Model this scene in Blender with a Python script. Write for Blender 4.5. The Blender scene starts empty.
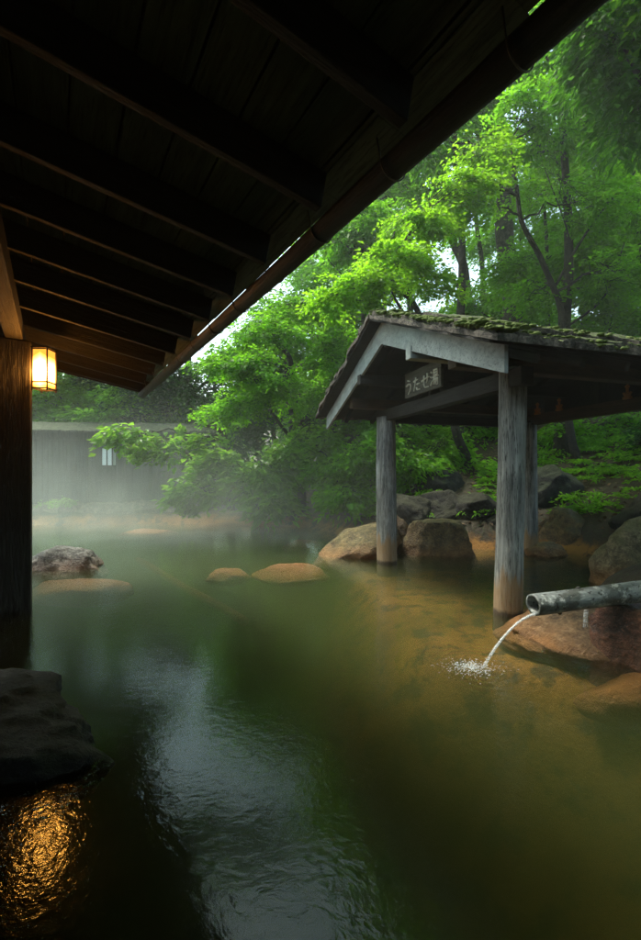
import bpy, bmesh, math, random
import numpy as np
from mathutils import Vector, Matrix, noise

R = math.radians
scene = bpy.context.scene
COL = scene.collection
rng = np.random.default_rng(7)
random.seed(7)

# ------------------------------------------------------------------ camera
F = 445.0          # focal length in photo pixels
H = 1.2            # eye height above the water
HY = 475.0         # horizon row
cam = bpy.data.cameras.new('camera'); camo = bpy.data.objects.new('camera', cam); COL.objects.link(camo)
cam.sensor_fit = 'VERTICAL'; cam.sensor_height = 36; cam.lens = F / 940 * 36
cam.shift_y = 5 / 940; cam.clip_start = 0.05; cam.clip_end = 600
camo.location = (0, 0, H); camo.rotation_euler = (R(90), 0, 0)
scene.camera = camo

def at(px, py, Y):
    """world point seen at photo pixel px,py at distance Y"""
    return np.array([(px - 320.5) / F * Y, Y, H - (py - HY) / F * Y])
def onz(px, py, z=0.0):
    Y = (H - z) * F / (py - HY)
    return np.array([(px - 320.5) / F * Y, Y, z])

# ------------------------------------------------------------------ object helpers
def link(o, parent=None):
    COL.objects.link(o)
    if parent is not None: o.parent = parent
    return o
def tag(o, label=None, cat=None, group=None, kind=None):
    if label: o['label'] = label
    if cat: o['category'] = cat
    if group: o['group'] = group
    if kind: o['kind'] = kind
    return o
def empty(name, loc, label=None, cat=None, group=None, parent=None):
    o = bpy.data.objects.new(name, None); o.location = loc; o.empty_display_size = .2
    link(o, parent); return tag(o, label, cat, group)

def mesh_np(name, V, Fc, mat, parent=None, loc=(0, 0, 0), smooth=False, tint=None, rot=None):
    """V (n,3), Fc (m,k) all faces of the same size, or a list of such arrays"""
    if isinstance(Fc, np.ndarray): Fc = [Fc]
    V = np.asarray(V, dtype=np.float32)
    me = bpy.data.meshes.new(name)
    me.vertices.add(len(V)); me.vertices.foreach_set('co', V.ravel())
    nl = sum(f.size for f in Fc); nf = sum(len(f) for f in Fc)
    me.loops.add(nl); me.polygons.add(nf)
    me.loops.foreach_set('vertex_index', np.concatenate([f.ravel() for f in Fc]).astype(np.int32))
    tot = np.concatenate([np.full(len(f), f.shape[1]) for f in Fc]).astype(np.int32)
    st = np.concatenate([[0], np.cumsum(tot)[:-1]]).astype(np.int32)
    me.polygons.foreach_set('loop_start', st)
    me.polygons.foreach_set('use_smooth', np.full(nf, smooth))
    if tint is not None:
        a = me.attributes.new('tint', 'FLOAT', 'POINT'); a.data.foreach_set('value', np.asarray(tint, np.float32))
    me.update(calc_edges=True); me.validate()
    if mat: me.materials.append(mat)
    o = bpy.data.objects.new(name, me); o.location = loc
    if rot is not None: o.rotation_euler = rot
    return link(o, parent)

class MB:
    """collects shapes for one mesh"""
    def __init__(s): s.v = []; s.f = []; s.n = 0
    def add(s, V, Fs):
        V = np.asarray(V, float)
        s.v.append(V)
        for f in Fs: s.f.append([i + s.n for i in f])
        s.n += len(V)
    def box(s, c, size, M=None):
        c = np.array(c, float); h = np.array(size, float) / 2
        P = np.array([[x, y, z] for x in (-1, 1) for y in (-1, 1) for z in (-1, 1)]) * h
        if M is not None: P = P @ np.array(M).T
        s.add(P + c, [(0, 1, 3, 2), (4, 6, 7, 5), (0, 4, 5, 1), (2, 3, 7, 6), (0, 2, 6, 4), (1, 5, 7, 3)])
    def tube(s, pts, rad, n=8, cap=True, jit=0.0):
        pts = np.asarray(pts, float); rad = np.broadcast_to(np.asarray(rad, float), (len(pts),))
        T = np.gradient(pts, axis=0); T /= np.linalg.norm(T, axis=1)[:, None] + 1e-9
        up = np.array([0, 0, 1.0]) if abs(T[0][2]) < .9 else np.array([1.0, 0, 0])
        V = []
        x = np.cross(T[0], up); x /= np.linalg.norm(x)
        for p, t, r in zip(pts, T, rad):
            x = x - t * np.dot(x, t); x /= np.linalg.norm(x) + 1e-9
            y = np.cross(t, x)
            for k in range(n):
                a = 2 * math.pi * k / n; rr = r * (1 + (jit * random.uniform(-1, 1) if jit else 0))
                V.append(p + rr * (math.cos(a) * x + math.sin(a) * y))
        Fs = []
        for i in range(len(pts) - 1):
            for k in range(n):
                a = i * n + k; b = i * n + (k + 1) % n
                Fs.append((a, b, b + n, a + n))
        if cap:
            Fs.append(tuple(range(n))[::-1]); Fs.append(tuple(range((len(pts) - 1) * n, len(pts) * n)))
        s.add(V, Fs)
    def build(s, name, mat, parent=None, loc=(0, 0, 0), smooth=False, bevel=0):
        me = bpy.data.meshes.new(name)
        V = np.concatenate(s.v) if s.v else np.zeros((0, 3))
        me.from_pydata([tuple(map(float, p)) for p in V], [], s.f); me.update()
        if smooth: me.polygons.foreach_set('use_smooth', [True] * len(me.polygons))
        if mat: me.materials.append(mat)
        o = bpy.data.objects.new(name, me); o.location = loc; link(o, parent)
        if bevel:
            b = o.modifiers.new('bevel', 'BEVEL'); b.width = bevel; b.segments = 2; b.limit_method = 'ANGLE'
        return o

# ------------------------------------------------------------------ material helpers
class NT:
    def __init__(s, name):
        s.m = bpy.data.materials.new(name); s.m.use_nodes = True; s.t = s.m.node_tree; s.t.nodes.clear()
        s.out = s.t.nodes.new('ShaderNodeOutputMaterial')
    def n(s, typ, **kw):
        nd = s.t.nodes.new('ShaderNode' + typ)
        for k, v in kw.items():
            if k.startswith('_'): setattr(nd, k[1:], v)
            else:
                key = k.replace('_', ' ')
                sock = nd.inputs[int(key[1:])] if key[0] == 'i' and key[1:].isdigit() else nd.inputs[key]
                if isinstance(v, bpy.types.NodeSocket): s.t.links.new(v, sock)
                elif hasattr(sock.default_value, '__len__') and len(sock.default_value) == 4 and not isinstance(v, (int, float)):
                    sock.default_value = tuple(v) + (1,) if len(v) == 3 else v
                else: sock.default_value = v
        return nd
    def coord(s, kind='Object', scale=(1, 1, 1)):
        c = s.n('TexCoord'); return s.n('Mapping', Vector=c.outputs[kind], Scale=scale).outputs[0]
    def noise(s, vec, sc, det=5, rough=.6, dist=0):
        return s.n('TexNoise', Vector=vec, Scale=sc, Detail=det, Roughness=rough, Distortion=dist).outputs['Fac']
    def ramp(s, fac, stops):
        r = s.n('ValToRGB', Fac=fac); cr = r.color_ramp
        while len(cr.elements) < len(stops): cr.elements.new(.5)
        for e, (p, c) in zip(cr.elements, stops):
            e.position = p; e.color = (tuple(c) + (1,)) if hasattr(c, '__len__') else (c, c, c, 1)
        return r.outputs[0]
    def mix(s, fac, a, b, blend='MIX'):
        nd = s.t.nodes.new('ShaderNodeMix'); nd.data_type = 'RGBA'; nd.blend_type = blend
        for sock, v in ((nd.inputs[0], fac), (nd.inputs[6], a), (nd.inputs[7], b)):
            if isinstance(v, bpy.types.NodeSocket): s.t.links.new(v, sock)
            elif hasattr(v, '__len__'): sock.default_value = tuple(v) + (1,)
            else: sock.default_value = v
        return nd.outputs[2]
    def math(s, op, a, b=0.0, clamp=False):
        nd = s.t.nodes.new('ShaderNodeMath'); nd.operation = op; nd.use_clamp = clamp
        for i, v in enumerate((a, b)):
            if isinstance(v, bpy.types.NodeSocket): s.t.links.new(v, nd.inputs[i])
            else: nd.inputs[i].default_value = v
        return nd.outputs[0]
    def bump(s, h, strength=.5, dist=.02):
        return s.n('Bump', Height=h, Strength=strength, Distance=dist).outputs[0]
    def surf(s, sh): s.t.links.new(sh, s.out.inputs[0]); return s.m
    def pbr(s, **kw): return s.surf(s.n('BsdfPrincipled', **kw).outputs[0])

def wood(name, dark, light, axis='X', rough=.75, crack=.5, grain=1.0, stain=None):
    t = NT(name)
    sc = {'X': (1, 14, 14), 'Z': (14, 14, 1), 'Y': (14, 1, 14)}[axis]
    v = t.coord('Object', sc)
    g = t.noise(v, 1.6 * grain, 8, .65, .6)
    big = t.noise(t.coord('Object'), 2.3, 4)
    c = t.ramp(g, [(.3, dark), (.62, light)])
    c = t.mix(t.ramp(big, [(.35, 0.), (.7, .6)]), c, tuple(x * .55 for x in dark))
    fine = t.noise(v, 6 * grain, 6, .7)
    cr = t.ramp(fine, [(.38, 0.0), (.46, 1.0)])
    c = t.mix(t.math('MULTIPLY', t.math('SUBTRACT', 1.0, cr), crack), c, tuple(x * .25 for x in dark))
    if stain:
        p = t.n('NewGeometry').outputs['Position']; z = t.n('SeparateXYZ', Vector=p).outputs[2]
        k = t.math('ADD', z, t.math('MULTIPLY', t.noise(t.coord('Object', (9, 9, 1.2)), 1.5, 5), -.55))
        c = t.mix(t.ramp(k, [(-.0, 0.8), (.10, 0.)]), c, stain)
    if stain:      # dark wet collar at the waterline and below
        c = t.mix(t.ramp(t.math('ADD', z, t.math('MULTIPLY', t.noise(t.coord('Object'), 9, 3), .05)), [(.045, .85), (.075, 0.)]), c, (.035, .024, .012))
    h = t.math('ADD', g, t.math('MULTIPLY', cr, .35))
    return t.pbr(Base_Color=c, Roughness=rough, Normal=t.bump(h, .8, .012))

def rockmat(name, c1, c2, moss=0.0, stain=.7, rough=.55, mosscol=(.07, .1, .02), staincol=(.30, .13, .03), waterline=.06):
    t = NT(name)
    v = t.coord('Object')
    a = t.noise(v, 2.2, 8, .65, .3); b = t.noise(v, 11, 8, .7)
    c = t.ramp(a, [(.35, c1), (.65, c2)])
    c = t.mix(t.ramp(b, [(.42, .75), (.56, 0.)]), c, tuple(x * .3 for x in c1))
    g3 = t.noise(v, 42, 5, .75)
    c = t.mix(t.ramp(g3, [(.38, .7), (.52, 0.)]), c, tuple(x * .35 for x in c1))
    c = t.mix(t.ramp(g3, [(.56, 0.), (.68, .5)]), c, tuple(min(1, x * 1.5) for x in c2))
    lich = t.noise(v, 5.5, 9, .75)
    c = t.mix(t.ramp(lich, [(.58, 0.), (.66, .55)]), c, tuple(min(1, x * 1.35 + .006) for x in c2))
    g = t.n('NewGeometry'); nz = t.n('SeparateXYZ', Vector=g.outputs['Normal']).outputs[2]
    pz = t.n('SeparateXYZ', Vector=g.outputs['Position']).outputs[2]
    if moss:
        mm = t.math('MULTIPLY', t.ramp(t.math('ADD', nz, t.math('MULTIPLY', t.math('SUBTRACT', a, .5), 1.4)), [(.35, 0.), (.75, 1.)]), moss)
        c = t.mix(mm, c, t.mix(b, tuple(x * .5 for x in mosscol), tuple(x * 1.5 for x in mosscol)))
    k = t.math('ADD', pz, t.math('MULTIPLY', t.math('SUBTRACT', a, .5), -.5))
    c = t.mix(t.ramp(k, [(0., stain), (max(.01, waterline), stain * .8), (waterline + .16, 0.)]), c, t.mix(b, tuple(x * .6 for x in staincol), tuple(x * 1.25 for x in staincol)))
    h = t.math('ADD', t.math('ADD', a, t.math('MULTIPLY', b, .6)), t.math('MULTIPLY', g3, .22))
    return t.pbr(Base_Color=c, Roughness=rough, Normal=t.bump(h, 1.0, .09))

def leafmat(name, col, trans, var=.45, mixf=.5, rough=.45):
    t = NT(name)
    a = t.n('Attribute', _attribute_name='tint').outputs['Fac']
    dark = tuple(x * (1 - var) for x in col); lite = tuple(x * (1 + var) for x in col)
    c = t.mix(a, dark, lite)
    tc = t.mix(a, tuple(x * (1 - var) for x in trans), tuple(x * (1 + var) for x in trans))
    d = t.n('BsdfPrincipled', Base_Color=c, Roughness=rough, Specular_IOR_Level=.22).outputs[0]
    tr = t.n('BsdfTranslucent', Color=tc).outputs[0]
    m = t.n('MixShader', Fac=mixf, i1=d, i2=tr).outputs[0]
    return t.surf(m)

BARK = rockmat('bark', (.045, .035, .025), (.11, .095, .07), moss=.5, stain=0, rough=.85)
BARKD = rockmat('dark_bark', (.02, .016, .012), (.05, .042, .03), moss=.3, stain=0, rough=.85)

# ------------------------------------------------------------------ terrain with the pool basin
POOL = np.array([(-9, 9.8), (-6.9, 10.7), (-4.2, 10.9), (-2, 10.6), (-.3, 10.2), (.3, 9.2), (.6, 8.0), (1.3, 7.35), (2.6, 7.25),
                 (3.5, 7.1), (4.2, 6.3), (3.9, 5.5), (3.1, 4.7), (2.35, 4.1), (2.1, 3.3), (2.45, 2.6), (3.1, 2.0), (3.4, -4), (-8, -4.5), (-9.5, 3)], float)
def sdist(X, Y):
    """signed distance to the pool outline, positive outside"""
    P = np.stack([X, Y], -1); d = np.full(X.shape, 1e9); inside = np.zeros(X.shape, bool)
    n = len(POOL)
    for i in range(n):
        a = POOL[i]; b = POOL[(i + 1) % n]; e = b - a; w = P - a
        tt = np.clip((w @ e) / (e @ e), 0, 1); q = w - tt[..., None] * e
        d = np.minimum(d, np.hypot(q[..., 0], q[..., 1]))
        c1 = (a[1] <= Y) & (b[1] > Y); c2 = (b[1] <= Y) & (a[1] > Y)
        cr = e[0] * w[..., 1] - e[1] * w[..., 0]
        inside ^= (c1 & (cr > 0)) | (c2 & (cr < 0))
    return np.where(inside, -d, d)
def sstep(x, a, b):
    t = np.clip((x - a) / (b - a), 0, 1); return t * t * (3 - 2 * t)
def vnoise(X, Y, sc, seed=0):
    """cheap smooth noise made of rotated sines"""
    r = np.random.default_rng(seed); s = 0
    for k in range(7):
        th = r.uniform(0, 6.28); ph = r.uniform(0, 6.28); f = sc * r.uniform(.6, 1.8)
        s = s + np.sin(f * (X * math.cos(th) + Y * math.sin(th)) + ph + 1.3 * np.sin(f * .7 * (Y * math.cos(th) - X * math.sin(th)) + ph * 2))
    return s / 7
LEDGE = np.array([(-9, .9), (1.2, 2.0), (1.6, 1.9), (1.9, 1.85), (2.4, 1.6), (3.24, .65), (4.6, .15), (6.3, .1), (8, .0), (12, -.5)])
def ground_z(X, Y):
    X = np.asarray(X, float); Y = np.asarray(Y, float)
    d = sdist(X, Y)
    n1 = vnoise(X, Y, 2.0, 1); n2 = vnoise(X, Y, 7.0, 2)
    lx = np.interp(Y, LEDGE[:, 0], LEDGE[:, 1])
    deep = 1.15
    shallow = sstep(X - lx + .25 * n1, -.8, .6)
    dep = (deep * (1 - shallow) + ((.14 + .60 * sstep(-Y, -3.2, -2.1)) + .07 * n1 + .05 * n2) * shallow)
    dep = dep * sstep(-d + .12 * n1, 0, 1.0 - .35 * shallow) + .02
    inner = -dep + .03 * n2 * (1 - shallow * .5)
    right = sstep(X, -1.5, 2.5)
    slope = .12 + .36 * right
    dd = np.maximum(d, 0)
    far = np.maximum(dd - 5.5, 0)
    out = .05 + .16 * sstep(dd, 0, .35) + slope * np.minimum(dd, 5.5) + far * (.05 + .05 * right) + .06 * n1 + .05 * n2 * sstep(dd, 0, 1)
    out += np.maximum(dd - 22, 0) * .12 + .5 * vnoise(X, Y, .22, 5) * sstep(dd, 3, 12)
    # knoll of the right hand bank near the spout
    w = sstep(d, -.08, .1)
    return inner * (1 - w) + out * w
def warp(lo, hi, flo, fhi, n, step):
    core = np.arange(flo, fhi + step / 2, step)
    a = flo - np.cumsum(step * 1.13 ** np.arange(1, 80)); a = a[a > lo][::-1]
    b = fhi + np.cumsum(step * 1.13 ** np.arange(1, 80)); b = b[b < hi]
    return np.concatenate([[lo], a, core, b, [hi]])
gx = warp(-130, 130, -9.5, 7, 0, .09); gy = warp(-80, 200, -4.5, 13, 0, .09)
GX, GY = np.meshgrid(gx, gy, indexing='xy')
GZ = ground_z(GX, GY)
nx, ny = len(gx), len(gy)
idx = np.arange(nx * ny).reshape(ny, nx)
gf = np.stack([idx[:-1, :-1], idx[:-1, 1:], idx[1:, 1:], idx[1:, :-1]], -1).reshape(-1, 4)

t = NT('pool_bed_and_forest_soil')
v = t.coord('Object'); a = t.noise(v, .9, 8, .6, .4); b = t.noise(v, 5, 8, .65); c_ = t.noise(v, 22, 6, .7)
silt = t.ramp(a, [(.32, (.08, .036, .008)), (.5, (.27, .125, .020)), (.68, (.40, .20, .034))])
silt = t.mix(t.ramp(b, [(.40, .9), (.50, 0.)]), silt, (.05, .03, .012))
soil = t.mix(b, (.022, .016, .010), (.075, .055, .030))
soil = t.mix(t.ramp(c_, [(.5, 0.), (.62, .6)]), soil, (.05, .075, .018))
pz = t.n('SeparateXYZ', Vector=t.n('NewGeometry').outputs['Position']).outputs[2]
k = t.math('ADD', pz, t.math('MULTIPLY', t.math('SUBTRACT', b, .5), -.4))
c = t.mix(t.ramp(k, [(.1, 1.), (.24, 0.)]), soil, silt)
GROUND = t.pbr(Base_Color=c, Roughness=.8, Normal=t.bump(t.math('ADD', b, t.math('MULTIPLY', c_, .5)), .9, .05))
g = mesh_np('ground', np.stack([GX, GY, GZ], -1).reshape(-1, 3), gf, GROUND, smooth=True)
tag(g, 'forest floor and orange silted bed of the hot spring pool', None, None, 'structure')
def gz(x, y): return float(ground_z(np.array([x]), np.array([y]))[0])

# ------------------------------------------------------------------ water: closed body, fresnel skin and murky volume
t = NT('milky_spring_water')
pos = t.coord('Object')
r1 = t.noise(t.coord('Object', (1, 1.0, 1)), 19, 3, .55, .5)
r2 = t.noise(t.coord('Object', (1, 1, 1)), 52, 3, .6, .4)
r3 = t.noise(pos, 1.6, 2, .5)
# ripples are stronger close to the viewer's end of the pool, where the stream of the spout stirs it
mask = t.ramp(t.noise(pos, .7, 2, .5), [(.38, .35), (.55, 1.)])
h = t.math('ADD', t.math('MULTIPLY', r1, .085), t.math('MULTIPLY', r2, .03))
h = t.math('MULTIPLY', h, mask)
h = t.math('ADD', h, t.math('MULTIPLY', r3, .10))
# rings spreading from where the stream falls in
dv = t.n('VectorMath', _operation='DISTANCE', i0=pos, i1=(1.01, 2.765, 0.)).outputs['Value']
ring = t.math('MULTIPLY', t.math('SINE', t.math('MULTIPLY', dv, 95.)), t.math('POWER', 2.718, t.math('MULTIPLY', dv, -5.5)))
h = t.math('ADD', h, t.math('MULTIPLY', ring, .10))
nrm = t.bump(h, .7, .035)
fr = t.n('Fresnel', IOR=1.33, Normal=nrm).outputs[0]
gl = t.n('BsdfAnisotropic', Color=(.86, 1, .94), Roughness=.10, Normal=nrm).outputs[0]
tr = t.n('BsdfTransparent', Color=(.97, .98, .96)).outputs[0]
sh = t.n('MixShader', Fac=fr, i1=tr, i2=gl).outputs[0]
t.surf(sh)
vol = t.n('VolumePrincipled', Color=(.10, .125, .05), Density=2.4, Anisotropy=.3).outputs[0]
vol.node.inputs['Absorption Color'].default_value = (.2, .22, .1, 1)
t.t.links.new(vol, t.out.inputs['Volume'])
WATER = t.m
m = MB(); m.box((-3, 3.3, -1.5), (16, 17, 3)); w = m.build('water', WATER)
tag(w, 'still greenish brown hot spring water filling the pool', None, None, 'structure')

# ------------------------------------------------------------------ rocks
_ico = {}
def ico(n):
    if n not in _ico:
        bm = bmesh.new(); bmesh.ops.create_icosphere(bm, subdivisions=n, radius=1)
        bm.verts.ensure_lookup_table()
        _ico[n] = (np.array([v.co[:] for v in bm.verts]), np.array([[v.index for v in f.verts] for f in bm.faces])); bm.free()
    return _ico[n]
def rock(name, c, size, mat, seed, label, cat='rock', rz=0.0, facets=9, sub=5, rough=.11, group=None, tilt=0.0, cut=.70, slope=0.0, fine=.05):
    r = np.random.default_rng(seed); V, Fc = ico(sub); V = V.copy()
    for k in range(facets):
        n = r.normal(size=3); n[2] = abs(n[2]) * .8 + .05; n /= np.linalg.norm(n)
        dd = r.uniform(cut, .95); s = V @ n - dd
        V = V - np.where(s > 0, s * .88, 0)[:, None] * n
    off = Vector((seed * 3.7, seed * 1.3, seed * 9.1))
    disp = np.array([noise.fractal(Vector(p) * 1.3 + off, 1.0, 2.0, 4) * rough * 1.6 + noise.ridged_multi_fractal(Vector(p) * 2.6 + off, .9, 2.2, 5, 1.0, 2.0) * fine for p in V])
    V = V * (1 + disp)[:, None]
    V = V * np.array(size) / 2 * 1.08
    V[:, 2] += slope * V[:, 0]
    M = Matrix.Rotation(rz, 3, 'Z') @ Matrix.Rotation(tilt, 3, 'X')
    V = V @ np.array(M).T
    o = mesh_np(name, V, Fc, mat, loc=c, smooth=True)
    return tag(o, label, cat, group)

R_TAN = rockmat('tan_boulder', (.13, .08, .03), (.34, .24, .11), moss=.3, stain=.6, waterline=.05)
R_OCH = rockmat('ochre_boulder', (.10, .065, .022), (.26, .18, .07), moss=.4, stain=.5, waterline=.04)
R_MOSS = rockmat('mossy_boulder', (.20, .16, .08), (.44, .37, .21), moss=.55, stain=.8, waterline=.12, mosscol=(.17, .18, .045))
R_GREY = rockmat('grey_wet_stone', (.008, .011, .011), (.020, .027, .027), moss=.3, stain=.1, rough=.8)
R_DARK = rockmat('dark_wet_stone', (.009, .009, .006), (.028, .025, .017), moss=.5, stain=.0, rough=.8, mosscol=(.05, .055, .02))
R_RED = rockmat('red_brown_stone', (.06, .022, .014), (.24, .10, .06), moss=.05, stain=.15, rough=.33)
R_PALE = rockmat('pale_stone', (.16, .15, .13), (.42, .42, .39), moss=.1, stain=.5, waterline=.0)
R_SLAB = rockmat('sandy_slab', (.15, .10, .05), (.34, .25, .14), moss=.0, stain=.8, waterline=.02)
R_SUB = rockmat('orange_silted_stone', (.16, .08, .02), (.40, .21, .05), moss=0, stain=1., waterline=.3)

def P3(px, py, Y, dz=0): p = at(px, py, Y); return (p[0], p[1], p[2] + dz)
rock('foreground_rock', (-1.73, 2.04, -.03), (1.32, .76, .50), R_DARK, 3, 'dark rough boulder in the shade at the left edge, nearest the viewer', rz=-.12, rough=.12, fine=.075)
rock('pale_rock', (-3.38, 5.85, -.02), (.98, .6, .58), R_PALE, 5, 'pale wet angular rock beside the base of the bathhouse post', rz=.2, facets=12)
rock('tan_boulder', (.50, 6.85, .06), (1.45, .95, .74), R_TAN, 11, 'sloping tan boulder left of the far pavilion post', rz=.1, slope=.36, tilt=.05, facets=12, cut=.6)
rock('tan_boulder', (1.22, 7.25, .02), (.7, .6, .95), R_TAN, 13, 'narrow tan rock directly right of the far pavilion post', rz=.2, facets=10, cut=.62)
rock('ochre_boulder', (1.84, 6.88, .08), (1.12, .8, 1.05), R_OCH, 17, 'rounded ochre boulder at the waterline between the two front posts', rz=-.2, facets=11, cut=.64)
rock('ochre_boulder', (4.0, 7.3, .12), (.98, .75, .98), R_OCH, 19, 'squarish ochre boulder at the water edge right of the back post', rz=.5, facets=12, cut=.6)
rock('ochre_boulder', (5.15, 8.35, .62), (1.6, .9, 1.0), R_OCH, 23, 'broad brown boulder up the bank above the squarish ochre one', rz=.1, facets=12, cut=.6)
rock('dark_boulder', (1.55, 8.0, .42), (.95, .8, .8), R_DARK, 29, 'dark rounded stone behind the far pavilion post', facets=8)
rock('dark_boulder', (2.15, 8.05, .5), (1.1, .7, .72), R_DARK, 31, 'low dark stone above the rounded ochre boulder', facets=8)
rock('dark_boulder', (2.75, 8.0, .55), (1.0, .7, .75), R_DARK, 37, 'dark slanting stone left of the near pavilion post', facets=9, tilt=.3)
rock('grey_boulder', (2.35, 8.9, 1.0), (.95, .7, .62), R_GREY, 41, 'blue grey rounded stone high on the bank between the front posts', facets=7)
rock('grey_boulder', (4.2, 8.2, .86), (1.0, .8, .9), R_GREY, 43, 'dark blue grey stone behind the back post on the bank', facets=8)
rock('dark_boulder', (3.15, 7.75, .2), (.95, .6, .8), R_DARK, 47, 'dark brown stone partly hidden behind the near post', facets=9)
rock('small_stone', (3.4, 6.7, .03), (.52, .36, .28), R_TAN, 53, 'small tan stone at the foot of the back post', facets=8, sub=4)
rock('mossy_boulder', (3.85, 4.95, .16), (1.5, 1.1, 1.05), R_MOSS, 59, 'large moss topped boulder at the right edge above the spout', rz=.3, facets=11, cut=.68)
rock('stone_slab', (2.5, 3.42, -.05), (2.0, 1.25, .42), R_SLAB, 61, 'flat sandy rock slab under the log spout', cat='rock slab', rz=-.12, facets=7, rough=.07, fine=.04)
rock('red_stone', (2.22, 2.86, .05), (1.06, .6, .66), R_RED, 67, 'wet red brown angular stone at the right edge below the spout', rz=-.45, tilt=-.1, facets=14, cut=.55, fine=.05)
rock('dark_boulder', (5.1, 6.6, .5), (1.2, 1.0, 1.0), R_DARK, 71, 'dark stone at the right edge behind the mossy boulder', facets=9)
# stones lying under or just breaking the surface
for i, (px, py, sx, sy, sz, zc, lab) in enumerate([
        (146, 535, 1.25, .75, .3, -.09, 'orange stone just breaking the surface near the far shore'),
        (78, 591, 1.15, .45, .3, -.165, 'long submerged orange slab right of the bathhouse post'),
        (292, 573, .98, .66, .24, -.12, 'large submerged orange stone left of the tan boulder'),
        (228, 575, .6, .4, .2, -.115, 'small submerged greenish orange stone in mid pool'),
        (304, 547, .75, .5, .3, -.15, 'flat orange stone just under water beside the tan boulder'),
        (225, 528, 1.5, .5, .25, -.06, 'low orange ledge stone on the far shore under the bush'),
        (180, 525, 1.4, .4, .25, -.05, 'narrow orange ledge stone on the far shore left of the bush'),
        (634, 697, .62, .26, .3, -.16, 'submerged orange stone below the red stone'),
        (70, 525, 1.5, .4, .22, -.04, 'flat orange ledge stone at the foot of the plank fence')]):
    p = onz(px, py, zc)
    rock('silted_stone', (p[0], p[1], zc - .02), (sx, sy, sz), R_SUB, 100 + i * 7, lab, facets=6, sub=4, rough=.08, fine=.015)
# long rock face under the fence
def ledge():
    n1, n2 = 150, 26
    U = np.linspace(0, 1, n1); W = np.linspace(0, 1, n2)
    V = []
    for u in U:
        x = -9.6 + u * 6.9; yb = 10.95 + .10 * math.sin(u * 9) + .4 * u
        for w_ in W:
            prof = [(0, -.25), (.03, .05), (.10, .28), (.25, .44), (.8, .50)]
            s = w_ * 4; i = min(3, int(s)); f = s - i
            dy = prof[i][0] * (1 - f) + prof[i + 1][0] * f; z = prof[i][1] * (1 - f) + prof[i + 1][1] * f
            q = Vector((x * 1.7, dy * 3 + 5, z * 2.4))
            k = noise.ridged_multi_fractal(q, .9, 2.1, 5, 1, 2) * .06 - .05 + noise.fractal(q * .6, 1, 2, 3) * .16
            V.append((x, yb + dy - k, z + k * .4))
    V = np.array(V); idx = np.arange(n1 * n2).reshape(n1, n2)
    f = np.stack([idx[:-1, :-1], idx[1:, :-1], idx[1:, 1:], idx[:-1, 1:]], -1).reshape(-1, 4)
    return tag(mesh_np('rock_ledge', V, f, R_LEDGE, smooth=True), 'rough tan rock face along the water under the plank fence', 'rock ledge')
R_LEDGE = rockmat('ledge_rock', (.15, .11, .07), (.36, .30, .21), moss=.2, stain=.9, waterline=.06)
ledge()

# ------------------------------------------------------------------ wood materials
W_ROOF = wood('roof_underside_boards', (.06, .08, .07), (.15, .19, .165), 'Y', .8)
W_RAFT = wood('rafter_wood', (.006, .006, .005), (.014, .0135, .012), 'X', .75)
W_GUT = wood('gutter_bark_brown', (.007, .012, .011), (.016, .025, .023), 'Y', .6, crack=.2)
W_POST = wood('dark_post_wood', (.018, .016, .012), (.042, .037, .028), 'Z', .7)
W_LOG = wood('weathered_log', (.07, .078, .076), (.46, .49, .47), 'Z', .8, crack=.9, grain=1.3, stain=(.30, .19, .08))
W_BARGE = wood('grey_bargeboard', (.26, .30, .29), (.42, .475, .455), 'X', .75, crack=.12, grain=.5)
W_BEAM = wood('brown_beam', (.04, .026, .014), (.10, .065, .035), 'X', .75)
W_DARKB = wood('dark_beam', (.012, .011, .009), (.032, .03, .025), 'X', .8)
W_FENCE = wood('fence_planks', (.022, .026, .025), (.075, .085, .082), 'Z', .85, crack=.4)
W_SPOUT = wood('spout_log', (.14, .16, .155), (.36, .40, .39), 'X', .6, crack=.2)
BARKROOF = rockmat('bark_roofing', (.05, .042, .03), (.16, .14, .11), moss=.55, stain=0, rough=.85, mosscol=(.08, .13, .025))

def frameM(xa, zup=(0, 0, 1)):
    x = Vector(xa).normalized(); z = Vector(zup); y = z.cross(x).normalized(); z = x.cross(y)
    return Matrix((x, y, z)).transposed()
def beam(name, p0, p1, w, h, mat, parent, L=(0, 0, 0), bevel=.006, up=(0, 0, 1), seg=1):
    """a squared timber from p0 to p1 (centre line), local X along the timber"""
    p0 = Vector(p0); p1 = Vector(p1); d = p1 - p0; ln = d.length
    m = MB(); m.box((0, 0, 0), (ln, w, h))
    o = m.build(name, mat, parent, bevel=bevel)
    o.matrix_local = Matrix.Translation((p0 + p1) / 2 - Vector(L)) @ frameM(d, up).to_4x4()
    return o

# ------------------------------------------------------------------ bathhouse with the long eave
u_ = Vector((.858, .514, 0)); v_ = Vector((-.514, .858, 0))
def hp(U, V, z): return u_ * U + v_ * V + Vector((0, 0, z))
def zr(U): return H + 1.35 - .18 * (U + .24)          # underside of the rafters
V0, V1 = -4.6, 6.40; UI, UE = -4.2, 1.1185
house = empty('bathhouse', (0, 0, 0), 'dark timber bathhouse with a long low eave reaching over the pool from the left', 'building')
HM = Matrix((u_, v_, Vector((0, 0, 1)))).transposed().to_4x4()
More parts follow.
